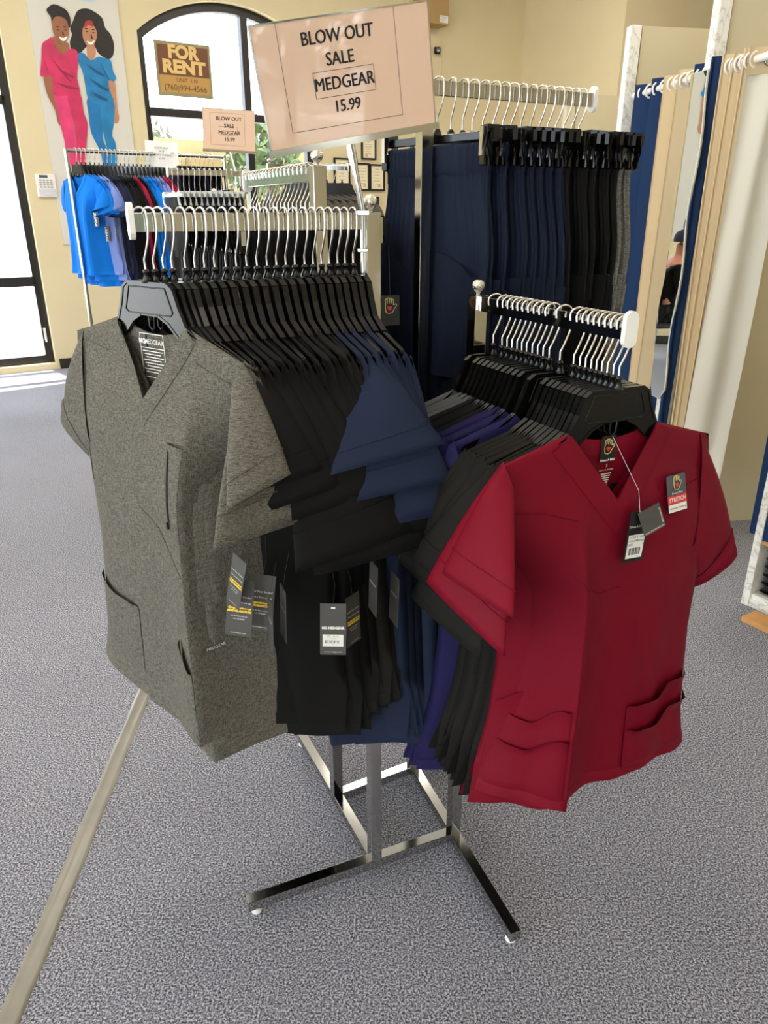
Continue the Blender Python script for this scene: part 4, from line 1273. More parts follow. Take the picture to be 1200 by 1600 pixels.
for i, s in enumerate(aC):
    c = colC(i); k = cnt.get(c, 0); cnt[c] = k + 1
    m = {'maroon': M_maroon, 'black': M_blackcloth2, 'purple': M_purple, 'dark': M_blackcloth, 'slate': M_slate}[c]
    lab = {'maroon': 'second maroon scrub top, tucked right behind the front maroon one', 'black': 'black scrub top on the low right arm, %s of seven behind the maroons', 'purple': 'indigo scrub top on the low right arm, %s of four counted from the blacks',
           'dark': 'black scrub top on the low right arm, %s of four beyond the indigo', 'slate': 'slate gray scrub top on the low right arm, %s of four counted toward the post'}[c]
    lab = lab % ORD[k] if '%s' in lab else lab
    if i == 0: lab = 'front maroon V-neck scrub top with a round-cornered stretch sticker and tag'
    loc = TOPC(s); th = R(bC[i])
    top_hanger('black plastic hanger on the low right arm holding the %s' % {'maroon': ORD[k] + ' maroon top', 'black': ORD[k] + ' black top behind maroon', 'purple': ORD[k] + ' indigo top', 'dark': ORD[k] + ' black top past the indigo', 'slate': ORD[k] + ' slate top'}[c], loc, th, 'hangers on the low right arm')
    cfg = dict(L=(0.655 if i == 0 else 0.66 + 0.03 * random.random() + (0.06 if 10 <= i < 13 else 0)), vd=0.108, slope=0.31, nk=0.084 if i == 0 or i > 8 else 0.092, z0=-0.158 if i == 0 or i > 8 else -0.168, ws=0.197, crease=(-0.30,), plan=red_plan(1.0 if i == 0 else random.uniform(0.7, 0.95) if i < 10 else 0.6), ph=0.7 + 0.3 * i, amp=0.005 if i == 0 else 0.007,
               bulge=0.020 if i == 0 else (0.004 if i < 3 else 0.001), nb=0.038, nu=41 if i < 2 else 25, nv=36 if i < 2 else 22, fan=(-0.012 + 0.004 * i) if i < 8 else 0.02, tilt=random.uniform(-0.02, 0.03) if i else 0.0)
    c0, c1 = SLC[i]
    ll = dict(C0=c0, C1=c1, h=0.008, bul=0.004, seed=i + 70, drape=True)
    if i == 0: rr = dict(C0=(0.322, 0.0, -0.435), C1=(0.25, 0.02, -0.49), h=0.016, bul=0.008, seed=5, cuff=True)
    else: rr = dict(C0=(0.285, 0.06, -0.39), C1=(0.23, -0.02, -0.43), h=0.012, bul=0.012, seed=i + 90)
    t, g = make_top(lab, loc, th, m, 'tops on the low right arm', cfg, rr, ll)
    topsC.append((t, g, loc, th))
    if c == 'black' and i < 7 or i == 1:
        g.patch(-0.95, -0.45, g.z0 - g.L + 0.05, g.z0 - g.L + 0.20, top=lambda a: 0.03 * math.sin(3 * a)).build('patch_pocket', m, t)

t, g, loc, th = topsC[0]
Z0 = g.z0 - g.L
wave = lambda a: 0.035 * sstep((a - 0.3) / 0.3)
g.patch(-0.97, -0.36, Z0 + 0.02, Z0 + 0.155, off=0.006, top=lambda a: 0.045 * sstep((a - 0.35) / 0.5)).build('patch_pocket', M_maroon, t)
g.patch(-0.97, -0.36, Z0 + 0.02, Z0 + 0.105, off=0.009, top=lambda a: 0.04 * sstep((a - 0.35) / 0.5)).build('pocket_front_layer', M_maroon, t)
g.patch(0.28, 0.97, Z0 + 0.02, Z0 + 0.155, off=0.006, top=lambda a: 0.018 * sstep((a - 0.4) / 0.2)).build('patch_pocket', M_maroon, t)
g.patch(0.28, 0.97, Z0 + 0.02, Z0 + 0.105, off=0.009, top=lambda a: 0.020 * sstep((a - 0.4) / 0.2)).build('pocket_front_layer', M_maroon, t)
g.seam([(0.30, -0.285), (0.62, -0.268), (0.98, -0.262)]).build('yoke_seam', M_maroon, t)
g.seam([(-0.98, -0.262), (-0.62, -0.268), (-0.36, -0.285)]).build('yoke_seam', M_maroon, t)
g.seam([(-0.42, -0.37), (-0.1, -0.42), (0.1, -0.42)]).build('bust_seam', M_maroon, t)
# hand-and-heart emblem helper (white outline hand, red heart)
def emblem(mw, mr, sz, M, y=-0.0008):
    k = sz
    o = [(-0.30, -0.42), (-0.36, -0.1), (-0.34, 0.15), (-0.36, 0.48), (-0.24, 0.52), (-0.22, 0.2), (-0.20, 0.56), (-0.08, 0.58), (-0.06, 0.2), (-0.02, 0.56), (0.10, 0.55), (0.10, 0.2), (0.16, 0.48), (0.26, 0.46), (0.24, 0.10), (0.44, 0.16), (0.50, 0.08), (0.30, -0.20), (0.16, -0.44), (-0.08, -0.50)]
    P = [V((x * k, y, z * k)) for x, z in o]
    for a, b in zip(P, P[1:] + P[:1]): mw.bar(a, b, 0.0008, k * 0.05, M=M, up=(0, 1, 0)) if False else mw.tube([a, b], k * 0.028, 4, M=M)
    h = []
    for i in range(24):
        q = 2 * math.pi * i / 24
        h.append((0.013 * 16 * math.sin(q) ** 3 * k * 0.9 - 0.04 * k, (13 * math.cos(q) - 5 * math.cos(2 * q) - 2 * math.cos(3 * q) - math.cos(4 * q)) * 0.012 * k - 0.12 * k))
    mr.add([V((x, y - 0.0006, z)) for x, z in h], [tuple(range(24))], False, M)
# neck label inside the back
b = MB(); w = MB(); r = MB(); gd = MB()
pb = g.at(0.0, -0.205, 1); Mk = Matrix.Translation((-0.003, pb.y - 0.006, -0.205))
rect(b, -0.014, 0.014, -0.008, 0.034, 0, Mk); emblem(gd, r, 0.022, Mk @ Matrix.Translation((0, 0, 0.016)))
put_text(w, 'Dress A Med', 0.0052, 0, -0.005, -0.001, 0.0001, M=Mk)
put_text(w, 'S', 0.007, 0, -0.014, -0.001, M=Mk); put_text(w, '95% PE  5% SPANDEX', 0.0030, 0, -0.021, -0.001, M=Mk)
for k in range(7): rect(w, -0.010 + 0.0012 * k, 0.010 - 0.0012 * k, -0.028 - 0.0035 * k, -0.0265 - 0.0035 * k, -0.001, Mk)
b.build('neck_label', M_tagblack, t); gd.build('label_hand', M_gold, t); r.build('label_heart', M_red, t); w.build('label_print', M_whiteink, t)
# stretch sticker on the chest
b = MB(); w = MB(); r = MB(); gd = MB()
u0 = uz(g, 0.118, -0.272); p = g.at(u0, -0.272, -1, 0.0075); q = g.at(u0 + 0.1, -0.272, -1, 0.0075)
Mk = frame(p, q - p, g.at(u0, -0.245, -1) - g.at(u0, -0.30, -1))
rr_ = [(-0.021, -0.030), (0.021, -0.030), (0.023, -0.028), (0.023, 0.028), (0.021, 0.030), (-0.021, 0.030), (-0.023, 0.028), (-0.023, -0.028)]
b.add([Mk @ V((x, 0, z)) for x, z in rr_], [tuple(range(8))]); rect(r, -0.023, 0.023, -0.017, -0.003, -0.0005, Mk); rect(w, -0.022, 0.022, -0.0295, -0.0172, -0.0005, Mk)
emblem(gd, r, 0.022, Mk @ Matrix.Translation((0.001, 0, 0.016)))
put_text(w, 'STRETCH', 0.0095, 0, -0.010, -0.001, 0.0001, M=Mk); put_text(w, 'Dress A Med', 0.0048, 0, 0.0005, -0.001, M=Mk)
b.build('sticker', M_tagblack, t); w.build('sticker_white', M_whiteink, t); r.build('sticker_red', M_red, t); gd.build('sticker_hand', M_gold, t)
b = MB(); put_text(b, 'Movement Technology', 0.0042, 0, -0.0235, -0.0012, M=Mk); b.build('sticker_print', M_ink, t)
# folded black tag hanging at the V
inv = Mrz(loc, th).inverted()
u0 = uz(g, 0.028, -0.325); p = g.at(u0, -0.325, -1, 0.016)
Mk = Matrix.Translation(p) @ Matrix.Rotation(R(3), 4, 'Y')
b = MB(); b.box((0, 0, 0), (0.040, 0.0008, 0.085), Mk); tg = b.build('swing_tag', M_tagblack, t)
w = MB(); rect(w, -0.016, 0.017, -0.036, 0.004, -0.0008, Mk); w.build('price_label', M_whiteink, tg)
k = MB()
for j, (a, c) in enumerate((('STYLE', 'ST1509'), ('COLOR', 'Maroon'), ('SIZE', 'S'))):
    put_text(k, a, 0.0052, -0.015, 0.000 - 0.0062 * j, -0.0014, align='LEFT', M=Mk); put_text(k, c, 0.0052, 0.0165, 0.0 - 0.0062 * j, -0.0014, align='RIGHT', M=Mk)
for j in range(18):
    if j % 5 != 4: rect(k, -0.012 + j * 0.0013, -0.012 + j * 0.0013 + (0.0009 if j % 3 else 0.0005), -0.030, -0.018, -0.0014, Mk)
k.build('barcode', M_ink, tg)
M2 = Matrix.Translation(p + V((0.020, -0.007, 0.028))) @ Matrix.Rotation(R(-17), 4, 'Y') @ Matrix.Rotation(R(-14), 4, 'X')
b = MB(); b.box((0, 0, 0), (0.042, 0.0008, 0.040), M2); b.build('folded_flap', M_tagcard, tg)
k = MB(); put_text(k, 'www.dressamed.com', 0.0044, 0, -0.0165, -0.001, M=M2); k.build('flap_print', M_whiteink, tg); k = MB(); vs, fs = text_geo('#dressamed', 0.005)
k.add([(0.018 + q[2] * -1, -0.001, q[0]) for q in vs], fs, False, M2); k.build('side_print', M_whiteink, tg); k = MB(); put_text(k, 'Dress A Med', 0.005, -0.004, 0.018, -0.0014, M=Mk); k.build('tag_print', M_whiteink, tg)
k = MB(); k.tube([p + V((0, -0.001, 0.04)), p + V((-0.002, 0.006, 0.075)), g.at(0.0, -0.170, 1) + V((0, -0.006, 0))], 0.0004, 5); k.build('tag_string', M_clear, tg)

# ------------------------------------------------------------------ high right arm: pants on clip hangers
TOPD = lambda s: V((RA[3].x, RA[3].y, RH[3])) - E_ * s
aD = [0.030, 0.062, 0.090, 0.114, 0.140, 0.166, 0.190, 0.212, 0.236, 0.262, 0.286, 0.308, 0.330, 0.352, 0.374, 0.394]
nD = [0, 1, 2, 3, 4, 5, 6, 7, 8, 9, 10, 11, 12, 13, 14, 15]
for i, s in enumerate(aD):
    c = 'navy' if i < 9 else 'black' if i < 14 else 'gray'; k = i if i < 9 else i - 9 if i < 14 else i - 14
    m = {'navy': M_navy_pant, 'black': M_blackcloth, 'gray': M_heather_pant}[c]
    lab = {'navy': 'navy scrub pants on the high arm, %s of nine from the post', 'black': 'black scrub pants on the high arm, %s of five after the navy pairs', 'gray': 'heather gray scrub pants at the far end of the high arm, %s of two'}[c] % ORD[k]
    loc = TOPD(s); th = -R(58 + random.uniform(-9, 9))
    clip_hanger('black clip hanger on the high arm holding the %s %s pants' % (ORD[k], c), loc, th, 'clip hangers on the high arm', 0.098)
    make_pants(lab, loc, th, m, 'pants on the high arm', i, 0.098, 1.0, 0.165, ph=0.5 * i)
# ------------------------------------------------------------------ back arm: black pants on clip hangers
TOPB = lambda s: V((RA[1].x, RA[1].y, RH[1])) - N_ * s
for i in range(17):
    s = 0.045 + 0.0255 * i
    loc = TOPB(s); th = R(26 + random.uniform(-2, 2))
    clip_hanger('black clip hanger on the back arm, %s from the post' % ORD[i], loc, th, 'clip hangers on the back arm', 0.098)
    t = make_pants('black scrub pants on the back arm, %s pair from the post' % ORD[i], loc, th, M_blackcloth, 'pants on the back arm', i + 30, 0.098, 0.98, 0.168, ph=0.4 * i)
    if i == 0:
        inv = Mrz(loc, th).inverted()
        Mk = inv @ frame((0.012, 1.505, 1.318), (0.95, 0.3, 0), (0, 0.05, 1))
        b = MB(); b.box((0, 0, 0), (0.04, 0.0008, 0.058), Mk); tg = b.build('swing_tag', M_tagblack, t)
        gd = MB(); r = MB(); emblem(gd, r, 0.028, Mk @ Matrix.Translation((0, 0, 0.008)), -0.001); gd.build('tag_hand', M_gold, tg); r.build('tag_heart', M_red, tg)
        w = MB(); w.tube([Mk @ V((0, -0.001, 0.028)), Mk @ V((0.002, 0.01, 0.12))], 0.0005, 5); w.build('tag_string', M_ink, tg)

# ------------------------------------------------------------------ signs
def sale_sign(name, label, c, x, up, w, h, pole_base, lines, big, group):
    base = V(pole_base)
    t = thing(name, label, 'sign', base, 0, group)
    Mw = Matrix.Translation(-base) @ frame(c, x, up)
    b = MB()
    e = 0.005 if big else 0.006
    for (px, pz, sx, sz) in ((0, -h / 2, w + 2 * e, 2 * e), (-w / 2, 0, 0.002, h), (w / 2, 0, 0.002, h), (0, h / 2, w, 0.002)): b.box((px, 0, pz), (sx, 0.010 if sz == 2 * e else 0.004, sz), Mw)
    b.build('holder', M_chrome, t)
    b = MB(); b.box((0, 0, 0), (w - 0.001, 0.002, h - 0.001), Mw)
    pm = mat(name + '_sheet', (222, 186, 160), 0.5)
    bs = pm.node_tree.nodes['Principled BSDF']; bs.inputs['Coat Weight'].default_value = 1.0; bs.inputs['Coat Roughness'].default_value = 0.03; bs.inputs['Coat IOR'].default_value = 1.6
    b.build('sheet', pm, t)
    k = MB()
    for (body, sz, px, pz, sx) in lines:
        for ddx in (-0.0035, 0.0, 0.0035): put_text(k, body, sz * h, px * w + ddx * h, pz * h + 0.3 * ddx * h, -0.0016 - abs(ddx) * 0.01, 0.0, M=Mw, sx=sx)
    lw = 0.0006 if big else 0.001
    def box_(x0, x1, z0, z1):
        for (a, bb, cc, d) in ((x0, x1, z0, z0 + lw), (x0, x1, z1, z1 + lw), (x0, x0 + lw, z0, z1), (x1, x1 + lw, z0, z1)): rect(k, a, bb, cc, d, -0.0016, Mw)
    box_(-0.36 * w, 0.30 * w, -0.36 * h, 0.50 * h if big else 0.40 * h)
    box_(-0.195 * w, 0.155 * w, -0.12 * h, 0.085 * h)
    k.build('lettering', M_ink, t)
    top = Mw @ V((-0.03 * w if big else 0, 0.002, -h / 2 - e))
    d = top
    b = MB(); b.tube([(0, 0, 0.0), d * 0.72], 0.0055 if big else 0.006, 14); b.build('pole', M_chrome, t)
    b = MB(); b.tube([d * 0.70, d * 0.985], 0.0072 if big else 0.008, 14); b.tube([d * 0.97, d * 1.0], 0.0045, 10); b.build('pole_sleeve', M_chrome, t)
    b = MB(); b.box((0, 0, -0.001), (0.024, 0.018, 0.008)); b.box((0.0, 0, -0.06), (0.018, 0.016, 0.006)); b.tube([(0, 0, 0), (0.0, 0, -0.10)], 0.005, 10); b.build('clamp', M_chrome, t, bevel=0.001)
    return t
LN = [('BLOW OUT', 0.145, -0.03, 0.345, 0.86), ('SALE', 0.145, -0.03, 0.17, 0.86), ('MEDGEAR', 0.145, -0.02, -0.018, 0.86), ('15.99', 0.135, -0.02, -0.205, 0.86)]
sale_sign('sale_sign', 'large peach BLOW OUT SALE sign on a chrome pole above the near rack', (-0.056, 1.30, 1.689), (0.953, 0.253, 0.17), (-0.114, -0.223, 0.968), 0.274, 0.169, (-0.036, 1.330, 1.499), LN, True, None)
mp = RB[0] + V((0.03, 0.02, 0)); 
LN2 = [('BLOW OUT', 0.13, 0, 0.27, 0.95), ('SALE', 0.13, 0, 0.10, 0.95), ('MEDGEAR', 0.13, 0, -0.06, 0.95), ('15.99', 0.13, 0, -0.22, 0.95)]
sale_sign('sale_sign', 'small peach BLOW OUT SALE sign on the rack farther back', (-0.835, 4.45, 1.905), (0.977, 0.208, -0.039), (-0.02, 0.10, 0.99), 0.275, 0.205, (RB[0].x - 0.035, RB[0].y - 0.0, RHB[0]), LN2, False, None)

# ------------------------------------------------------------------ far rack stock
for i in range(12):
    s = 0.06 + 0.029 * i
    loc = V((RB[0].x, RB[0].y, RHB[0])) + E_ * s; th = -R(60)
    clip_hanger('clear clip hanger on the far rack near the small sale sign, %s from its post' % ORD[i], loc, th, 'clear hangers on the far rack', 0.115, True)
    make_pants(('black' if i > 7 or i < 3 else 'dark navy') + ' pants on a clear hanger on the far rack, %s from its post' % ORD[i], loc, th, M_blackcloth if i > 7 or i < 3 else M_darknavy, 'pants on the far rack', i + 60, 0.115, 0.75, 0.165, lite=True, ph=0.5 * i)
for i in range(8):
    s = 0.06 + 0.042 * i
    loc = V((RB[2].x, RB[2].y, RHB[2])) + N_ * s; th = R(26)
    clip_hanger('clear clip hanger on the near arm of the far rack, %s from its post' % ORD[i], loc, th, 'clear hangers on the far rack', 0.115, True)
    make_pants('black pants on the near arm of the far rack, %s from its post' % ORD[i], loc, th, M_blackcloth, 'pants on the far rack', i + 80, 0.115, 0.85, 0.165, lite=True, ph=0.5 * i)
for i in range(7):
    s = 0.16 + 0.05 * i
    loc = V((RB[3].x, RB[3].y, RHB[3])) - E_ * s; th = R(4)
    top_hanger('black hanger on the far rack holding the %s gray top' % ORD[i], loc, th, 'hangers on the far rack')
    make_top('gray scrub top on the right arm of the far rack, %s from its post' % ORD[i], loc, th, M_heather, 'tops on the far rack', dict(L=0.66, vd=0.11, slope=0.34, ph=i), dict(C0=(.27, .02, -.36), C1=(.225, -.03, -.41)), dict(C0=(.27, .02, -.36), C1=(.225, -.03, -.41)), lite=True)

# rolling garment rack by the poster
GA = V((-2.163, 5.557, 0)); GB = V((-1.225, 6.241, 0)); GH = 1.885
gd = (GB - GA).normalized(); gn = V((gd.y, -gd.x, 0))
t = thing('garment_rack', 'slim chrome garment rail in front of the two-women poster', 'clothes rack', (GA + GB) / 2)
off = -(GA + GB) / 2
b = MB(); b.tube([GA + off + V((0, 0, GH)), GB + off + V((0, 0, GH))], 0.0125, 14); b.build('rail', M_chrome, t)
for q in (GA, GB):
    b = MB(); b.tube([q + off + V((0, 0, 0.06)), q + off + V((0, 0, GH + 0.012))], 0.0135, 14); po = b.build('post', M_chrome, t)
    b = MB(); b.tube([q + off + gn * 0.25 + V((0, 0, 0.07)), q + off - gn * 0.25 + V((0, 0, 0.07))], 0.0125, 14); ft = b.build('foot', M_chrome, t)
    for sg in (-1, 1):
        b = MB(); b.lathe([(0.0, 0.0), (0.02, 0.004), (0.024, 0.02), (0.02, 0.04), (0.008, 0.056), (0.006, 0.07)], 14, Matrix.Translation(q + off + gn * 0.24 * sg)); b.build('caster', M_black_plastic, ft)
b = MB(); b.tube([GA + off + V((0, 0, 0.10)), GB + off + V((0, 0, 0.10))], 0.011, 12); b.build('lower_rail', M_chrome, t)
stock = [('royal blue', M_royal)] * 3 + [('periwinkle', M_peri)] * 2 + [('dark navy', M_darknavy)] * 3 + [('black', M_blackcloth)] * 4 + [('wine red', M_wine)] + [('black', M_blackcloth)] + [('royal blue', M_royal)] * 3 + [('periwinkle', M_peri)] * 2 + [('wine red', M_wine)] * 2
cnt = {}
for i, (nm, m) in enumerate(stock):
    s = 0.06 + 0.030 * i
    loc = GA + gd * s + V((0, 0, GH + 0.0125)); th = -R(38 + min(i, 10) * 1.7)
    seq = 'left' if i < 13 else 'right'
    k = cnt.get((nm, seq), 0); cnt[(nm, seq)] = k + 1
    top_hanger('black hanger on the slim rail, %s from its left post' % ORD[i], loc, th, 'hangers on the slim rail')
    lab = '%s scrub top on the slim rail, %s of its color from %s' % (nm, ORD[k], 'left post' if seq == 'left' else 'rail middle')
    c0 = (.285 + .01 * (i % 2), .05 + 0.01 * (i % 3), -.37 - .03 * (i % 3)); c1 = (.235, -.09, -.40 - .03 * (i % 2))
    t, g = make_top(lab, loc, th, m, 'tops on the slim rail', dict(L=0.66 + 0.04 * ((i * 7) % 3), vd=0.12, slope=0.34, ph=i * 0.5, amp=0.010, bulge=0.02 if i == 0 else 0.003, plan=gray_plan(0.8 if i < 3 else 0.4)), dict(C0=c0, C1=c1, seed=i), dict(C0=(.29, .03, -.34), C1=(.235, -.0, -.40), seed=i), lite=(i > 2))
    if i in (0, 2, 5, 7, 9):
        Mk = Matrix.Translation(g.at(0.80, -0.44 - 0.05 * (i % 3), -1, 0.03)) @ Matrix.Rotation(R(20), 4, 'Z')
        b = MB(); b.box((0, 0, 0), (0.055, 0.001, 0.10), Mk); tg = b.build('swing_tag', M_tagblack, t)
        w = MB(); vs, fs = text_geo('URBANE', 0.026, 0.0006)
        w.add([(q[2], -0.002, -q[0] - 0.005) for q in vs], fs, False, Mk); w.build('tag_print', M_whiteink, tg)
for i in range(10):
    s = 0.74 + 0.036 * i
    loc = GA + gd * s + V((0, 0, GH + 0.0125)); th = -R(56)
    clip_hanger('black clip hanger on the right half of the slim rail, %s from the tops' % ORD[i], loc, th, 'clip hangers on the slim rail', 0.098)
    make_pants('dark pants on the right half of the slim rail, %s from the tops' % ORD[i], loc, th, M_darknavy if i % 3 == 0 else M_blackcloth, 'pants on the slim rail', i + 120, 0.098, 0.95, 0.165, lite=True, ph=0.6 * i)
# paper sign hung on the rail
c = V((-1.612, 5.955, 1.879)); c = GA + gd * 0.66 - 0 * gn + gn * 0.03 + V((0, 0, 1.885))
x = gd; 
sg_ = thing('paper_sign', 'white paper blow out sale sheet hung over the slim rail', 'sign', c, 0)
Mk = Matrix.Rotation(math.atan2(0.55 * 0 + x.y * 0.35 - 0.1, x.x), 4, 'Z') @ Matrix.Rotation(R(3), 4, 'Y')
rows = [[V((lerp(-0.115, 0.115, a / 8.0) , -0.004 * math.sin(a * 0.8) - 0.01 * (j / 6.0 - 0.5), lerp(0.085, -0.085, j / 6.0))) for a in range(9)] for j in range(7)]
b = MB(); b.grid([[Mk @ p for p in r] for r in rows]); b.build('sheet', M_white_paper, sg_)
k = MB()
for body, z_ in (('BLOW OUT', 0.04), ('SALE', 0.018), ('CHERRY THREAD', -0.006), ('15.99', -0.03)): put_text(k, body, 0.018, 0, z_, -0.012, M=Mk)
k.build('lettering', M_ink, sg_)
b = MB(); b.tube([Mk @ V((-0.06, -0.0, 0.08)), Mk @ V((-0.06, 0.05, 0.02))], 0.002, 6); b.box((0, 0, 0), (0.02, 0.05, 0.012), Mk @ Matrix.Translation((0.07, 0.012, 0.012))); b.build('clip', M_clear, sg_)
# ------------------------------------------------------------------ fitting rooms
L0 = V((1.476, 2.677, 0)); LD = V((-0.166, 0.986, 0)).normalized(); LN_ = V((0.986, 0.166, 0)).normalized()
FM = Matrix(((LN_.x, LD.x, 0, L0.x), (LN_.y, LD.y, 0, L0.y), (0, 0, 1, 0), (0, 0, 0, 1)))   # (outward to right, along row, up)
def fr(a, t, z=0): return L0 + LN_ * a + LD * t + V((0, 0, z))
for i, (t_, h_, lb) in enumerate(((0.80, 2.62, 'tan fitting room partition with a marble-pattern end post, nearest'), (1.56, 2.34, 'tan fitting room partition with a marble-pattern end post, middle'), (2.30, 2.14, 'tan fitting room partition, low and farthest back'))):
    base = fr(0, t_)
    t = thing('fitting_partition', lb, 'partition', base, 0, 'fitting room partitions')
    inv = Matrix.Translation(-base)
    b = MB(); b.box((0.75, t_ + 0.02, h_ / 2), (1.4, 0.035, h_), inv @ FM); b.build('panel', M_partition, t)
    b = MB(); b.box((0.012, t_ + 0.015, h_ / 2), (0.055, 0.055, h_), inv @ FM)
    if i < 2: b.build('end_post', M_marble, t, bevel=0.004)
    else: b.build('end_post', M_partition, t, bevel=0.004)
# back wall of the cubicles
b = MB(); b.box((1.5, 0.9, 1.35), (0.06, 3.2, 2.7), FM); struct(b.build('wall_cubicle', M_partition))
# curtain rods
for i, (ta, tb, lb) in enumerate(((-0.45, 0.785, 'white curtain rod of the nearest fitting room'), (0.86, 1.53, 'white curtain rod of the middle fitting room'))):
    b = MB(); b.tube([fr(0.03, ta, 2.035), fr(0.03, tb, 2.035)], 0.014, 14)
    tag(b.build('curtain_rod', M_white_plastic), lb, 'curtain rod', 'curtain rods')
def curtain(label, t0, t1, waves, m, z0=0.25, z1=2.075, amp=0.035, ph=0.0, lining=None, a0=0.03, grom=True):
    base = fr(a0, (t0 + t1) / 2, 0)
    t = thing('curtain', label, 'curtain', base, 0, 'fitting room curtains')
    inv = Matrix.Translation(-base)
    b = MB(); rows = []
    n = 16 * waves + 1
    for j in range(14):
        f = j / 13.0
        z = lerp(z1, z0, f)
        row = []
        for i in range(n):
            q = i / (n - 1)
            s = 2 * math.pi * waves * q + ph
            a = a0 + amp * (1 - 0.15 * f) * math.copysign(abs(math.sin(s)) ** 0.8, math.sin(s)) + 0.006 * math.sin(3 * f + 5 * q)
            tt = lerp(t0, t1, q) + 0.010 * math.sin(2 * s) + 0.012 * f * math.sin(4 * q + ph)
            row.append(inv @ fr(a, tt, z + 0.004 * math.sin(s * 0.5)))
        rows.append(row)
    b.grid(rows)
    # header band and bottom hem, slightly proud
    b.build('cloth', m, t)
    if grom:
        for k in range(2 * waves):
            q = (k) / (2 * waves)
            tt = lerp(t0, t1, q + 0.02)
            c = inv @ fr(a0, tt, 2.035)
            g = MB()
            # ring around the rod
            ring = [c + LN_ * (0.028 * math.cos(x)) + V((0, 0, 0.028 * math.sin(x))) for x in [2 * math.pi * i / 16 for i in range(17)]]
            g.tube(ring, 0.005, 6, cap=False); g.build('grommet', M_white_plastic, t)
    return t
curtain('navy curtain of the middle fitting room, beside its farther marble post', 1.22, 1.50, 2, M_bluecurt, ph=0.8)
curtain('beige curtain between the two navy ones in the middle fitting room', 1.00, 1.205, 2, M_beige, ph=0.3)
curtain('narrow navy curtain beside the wavy mirror', 0.875, 0.985, 1, M_bluecurt, ph=1.2)
curtain('dark navy curtain edge just right of the wavy mirror', 0.762, 0.780, 1, M_bluecurt, ph=2.0, amp=0.022, a0=-0.012, grom=False)
cb = curtain('beige curtain with pale lining hanging in the nearest fitting room', 0.555, 0.745, 3, M_beige, ph=0.4)
base = cb.location.copy(); inv = Matrix.Translation(-base)
b = MB(); rows = []
for j in range(16):
    f = j / 15.0
    row = []
    for i in range(25):
        q = i / 24.0
        row.append(inv @ fr(lerp(0.0, 0.17, q) + 0.008 * math.sin(5 * f + 6 * q), lerp(0.56, 0.50, q) + 0.014 * math.sin(9 * q + 2.2 * f) + 0.02 * f, lerp(1.985, 0.30 + 0.06 * q, f)))
    rows.append(row)
b.grid(rows); b.build('lining', M_lining, cb)
b = MB(); rows = [[inv @ fr(lerp(-0.005, 0.17, i / 12.0) , lerp(0.555, 0.495, i / 12.0) + 0.012 * math.sin(6 * i / 12.0), z) for i in range(13)] for z in (2.075, 1.985)]
b.grid(rows); b.build('header', M_beige, cb)
c = inv @ fr(0.065, 0.515, 2.035)
b = MB(); xdir = (fr(0.17, 0.495) - fr(-0.005, 0.555)).normalized()
b.tube([c + xdir * (0.026 * math.cos(x)) + V((0, 0, 0.026 * math.sin(x))) for x in [2 * math.pi * i / 20 for i in range(21)]], 0.006, 8, cap=False); b.build('grommet', M_chrome, cb)
b = MB(); Mk = frame(inv @ fr(0.115, 0.497, 1.955), xdir, (0, 0, 1)); rect(b, -0.016, 0.016, -0.028, 0.028, -0.004, Mk); ct = b.build('care_label', M_white_paper, cb)
b = MB()
for k in range(5): rect(b, -0.011, 0.011 - 0.003 * (k % 2), 0.015 - 0.008 * k, 0.017 - 0.008 * k, -0.0045, Mk)
b.build('label_print', M_cline, ct)
curtain('deep blue curtain at the right edge above the marble shelf unit', -0.14, 0.09, 2, M_bluecurt, z0=0.30, ph=0.5, amp=0.03)

# wavy mirror on the aisle side
mn = V((-0.986, -0.166, 0)).normalized()
mc = fr(-0.045, 0.815)
mx = V((mn.y, -mn.x, 0)) * -1
mx = V((0, 0, 1)).cross(mn)
t = thing('wavy_mirror', 'tall narrow wavy-edged mirror hung between the navy curtains', 'mirror', (mc.x, mc.y, 0.66))
inv = Matrix.Translation(-V((mc.x, mc.y, 0.66)))
def wav(f, ph): return 0.012 * math.sin(2 * math.pi * 2.6 * f + ph)
left = []; right = []
for k in range(61):
    f = k / 60.0
    z = lerp(0.68, 2.03, f)
    hw = 0.062 * (sstep(f / 0.04) * 0.5 + 0.5)
    left.append((-hw + wav(f, 0.3), z)); right.append((hw + wav(f, 1.1), z))
out = left + list(reversed(right))
Mm = inv @ frame((mc.x, mc.y, 0), mn.cross(V((0, 0, 1))) * -1, (0, 0, 1))
Mm = inv @ frame((mc.x, mc.y, 0), V((0, 0, 1)).cross(mn), (0, 0, 1))
b = MB(); b.prism(out, 0.0, 0.012, Mm); b.build('glass', M_mirror, t)
b = MB(); b.tube([Mm @ V((x, 0.004, z)) for x, z in out + out[:1]], 0.0035, 8); b.build('rim', mat('mirror_rim', (200, 206, 200), 0.25), t)

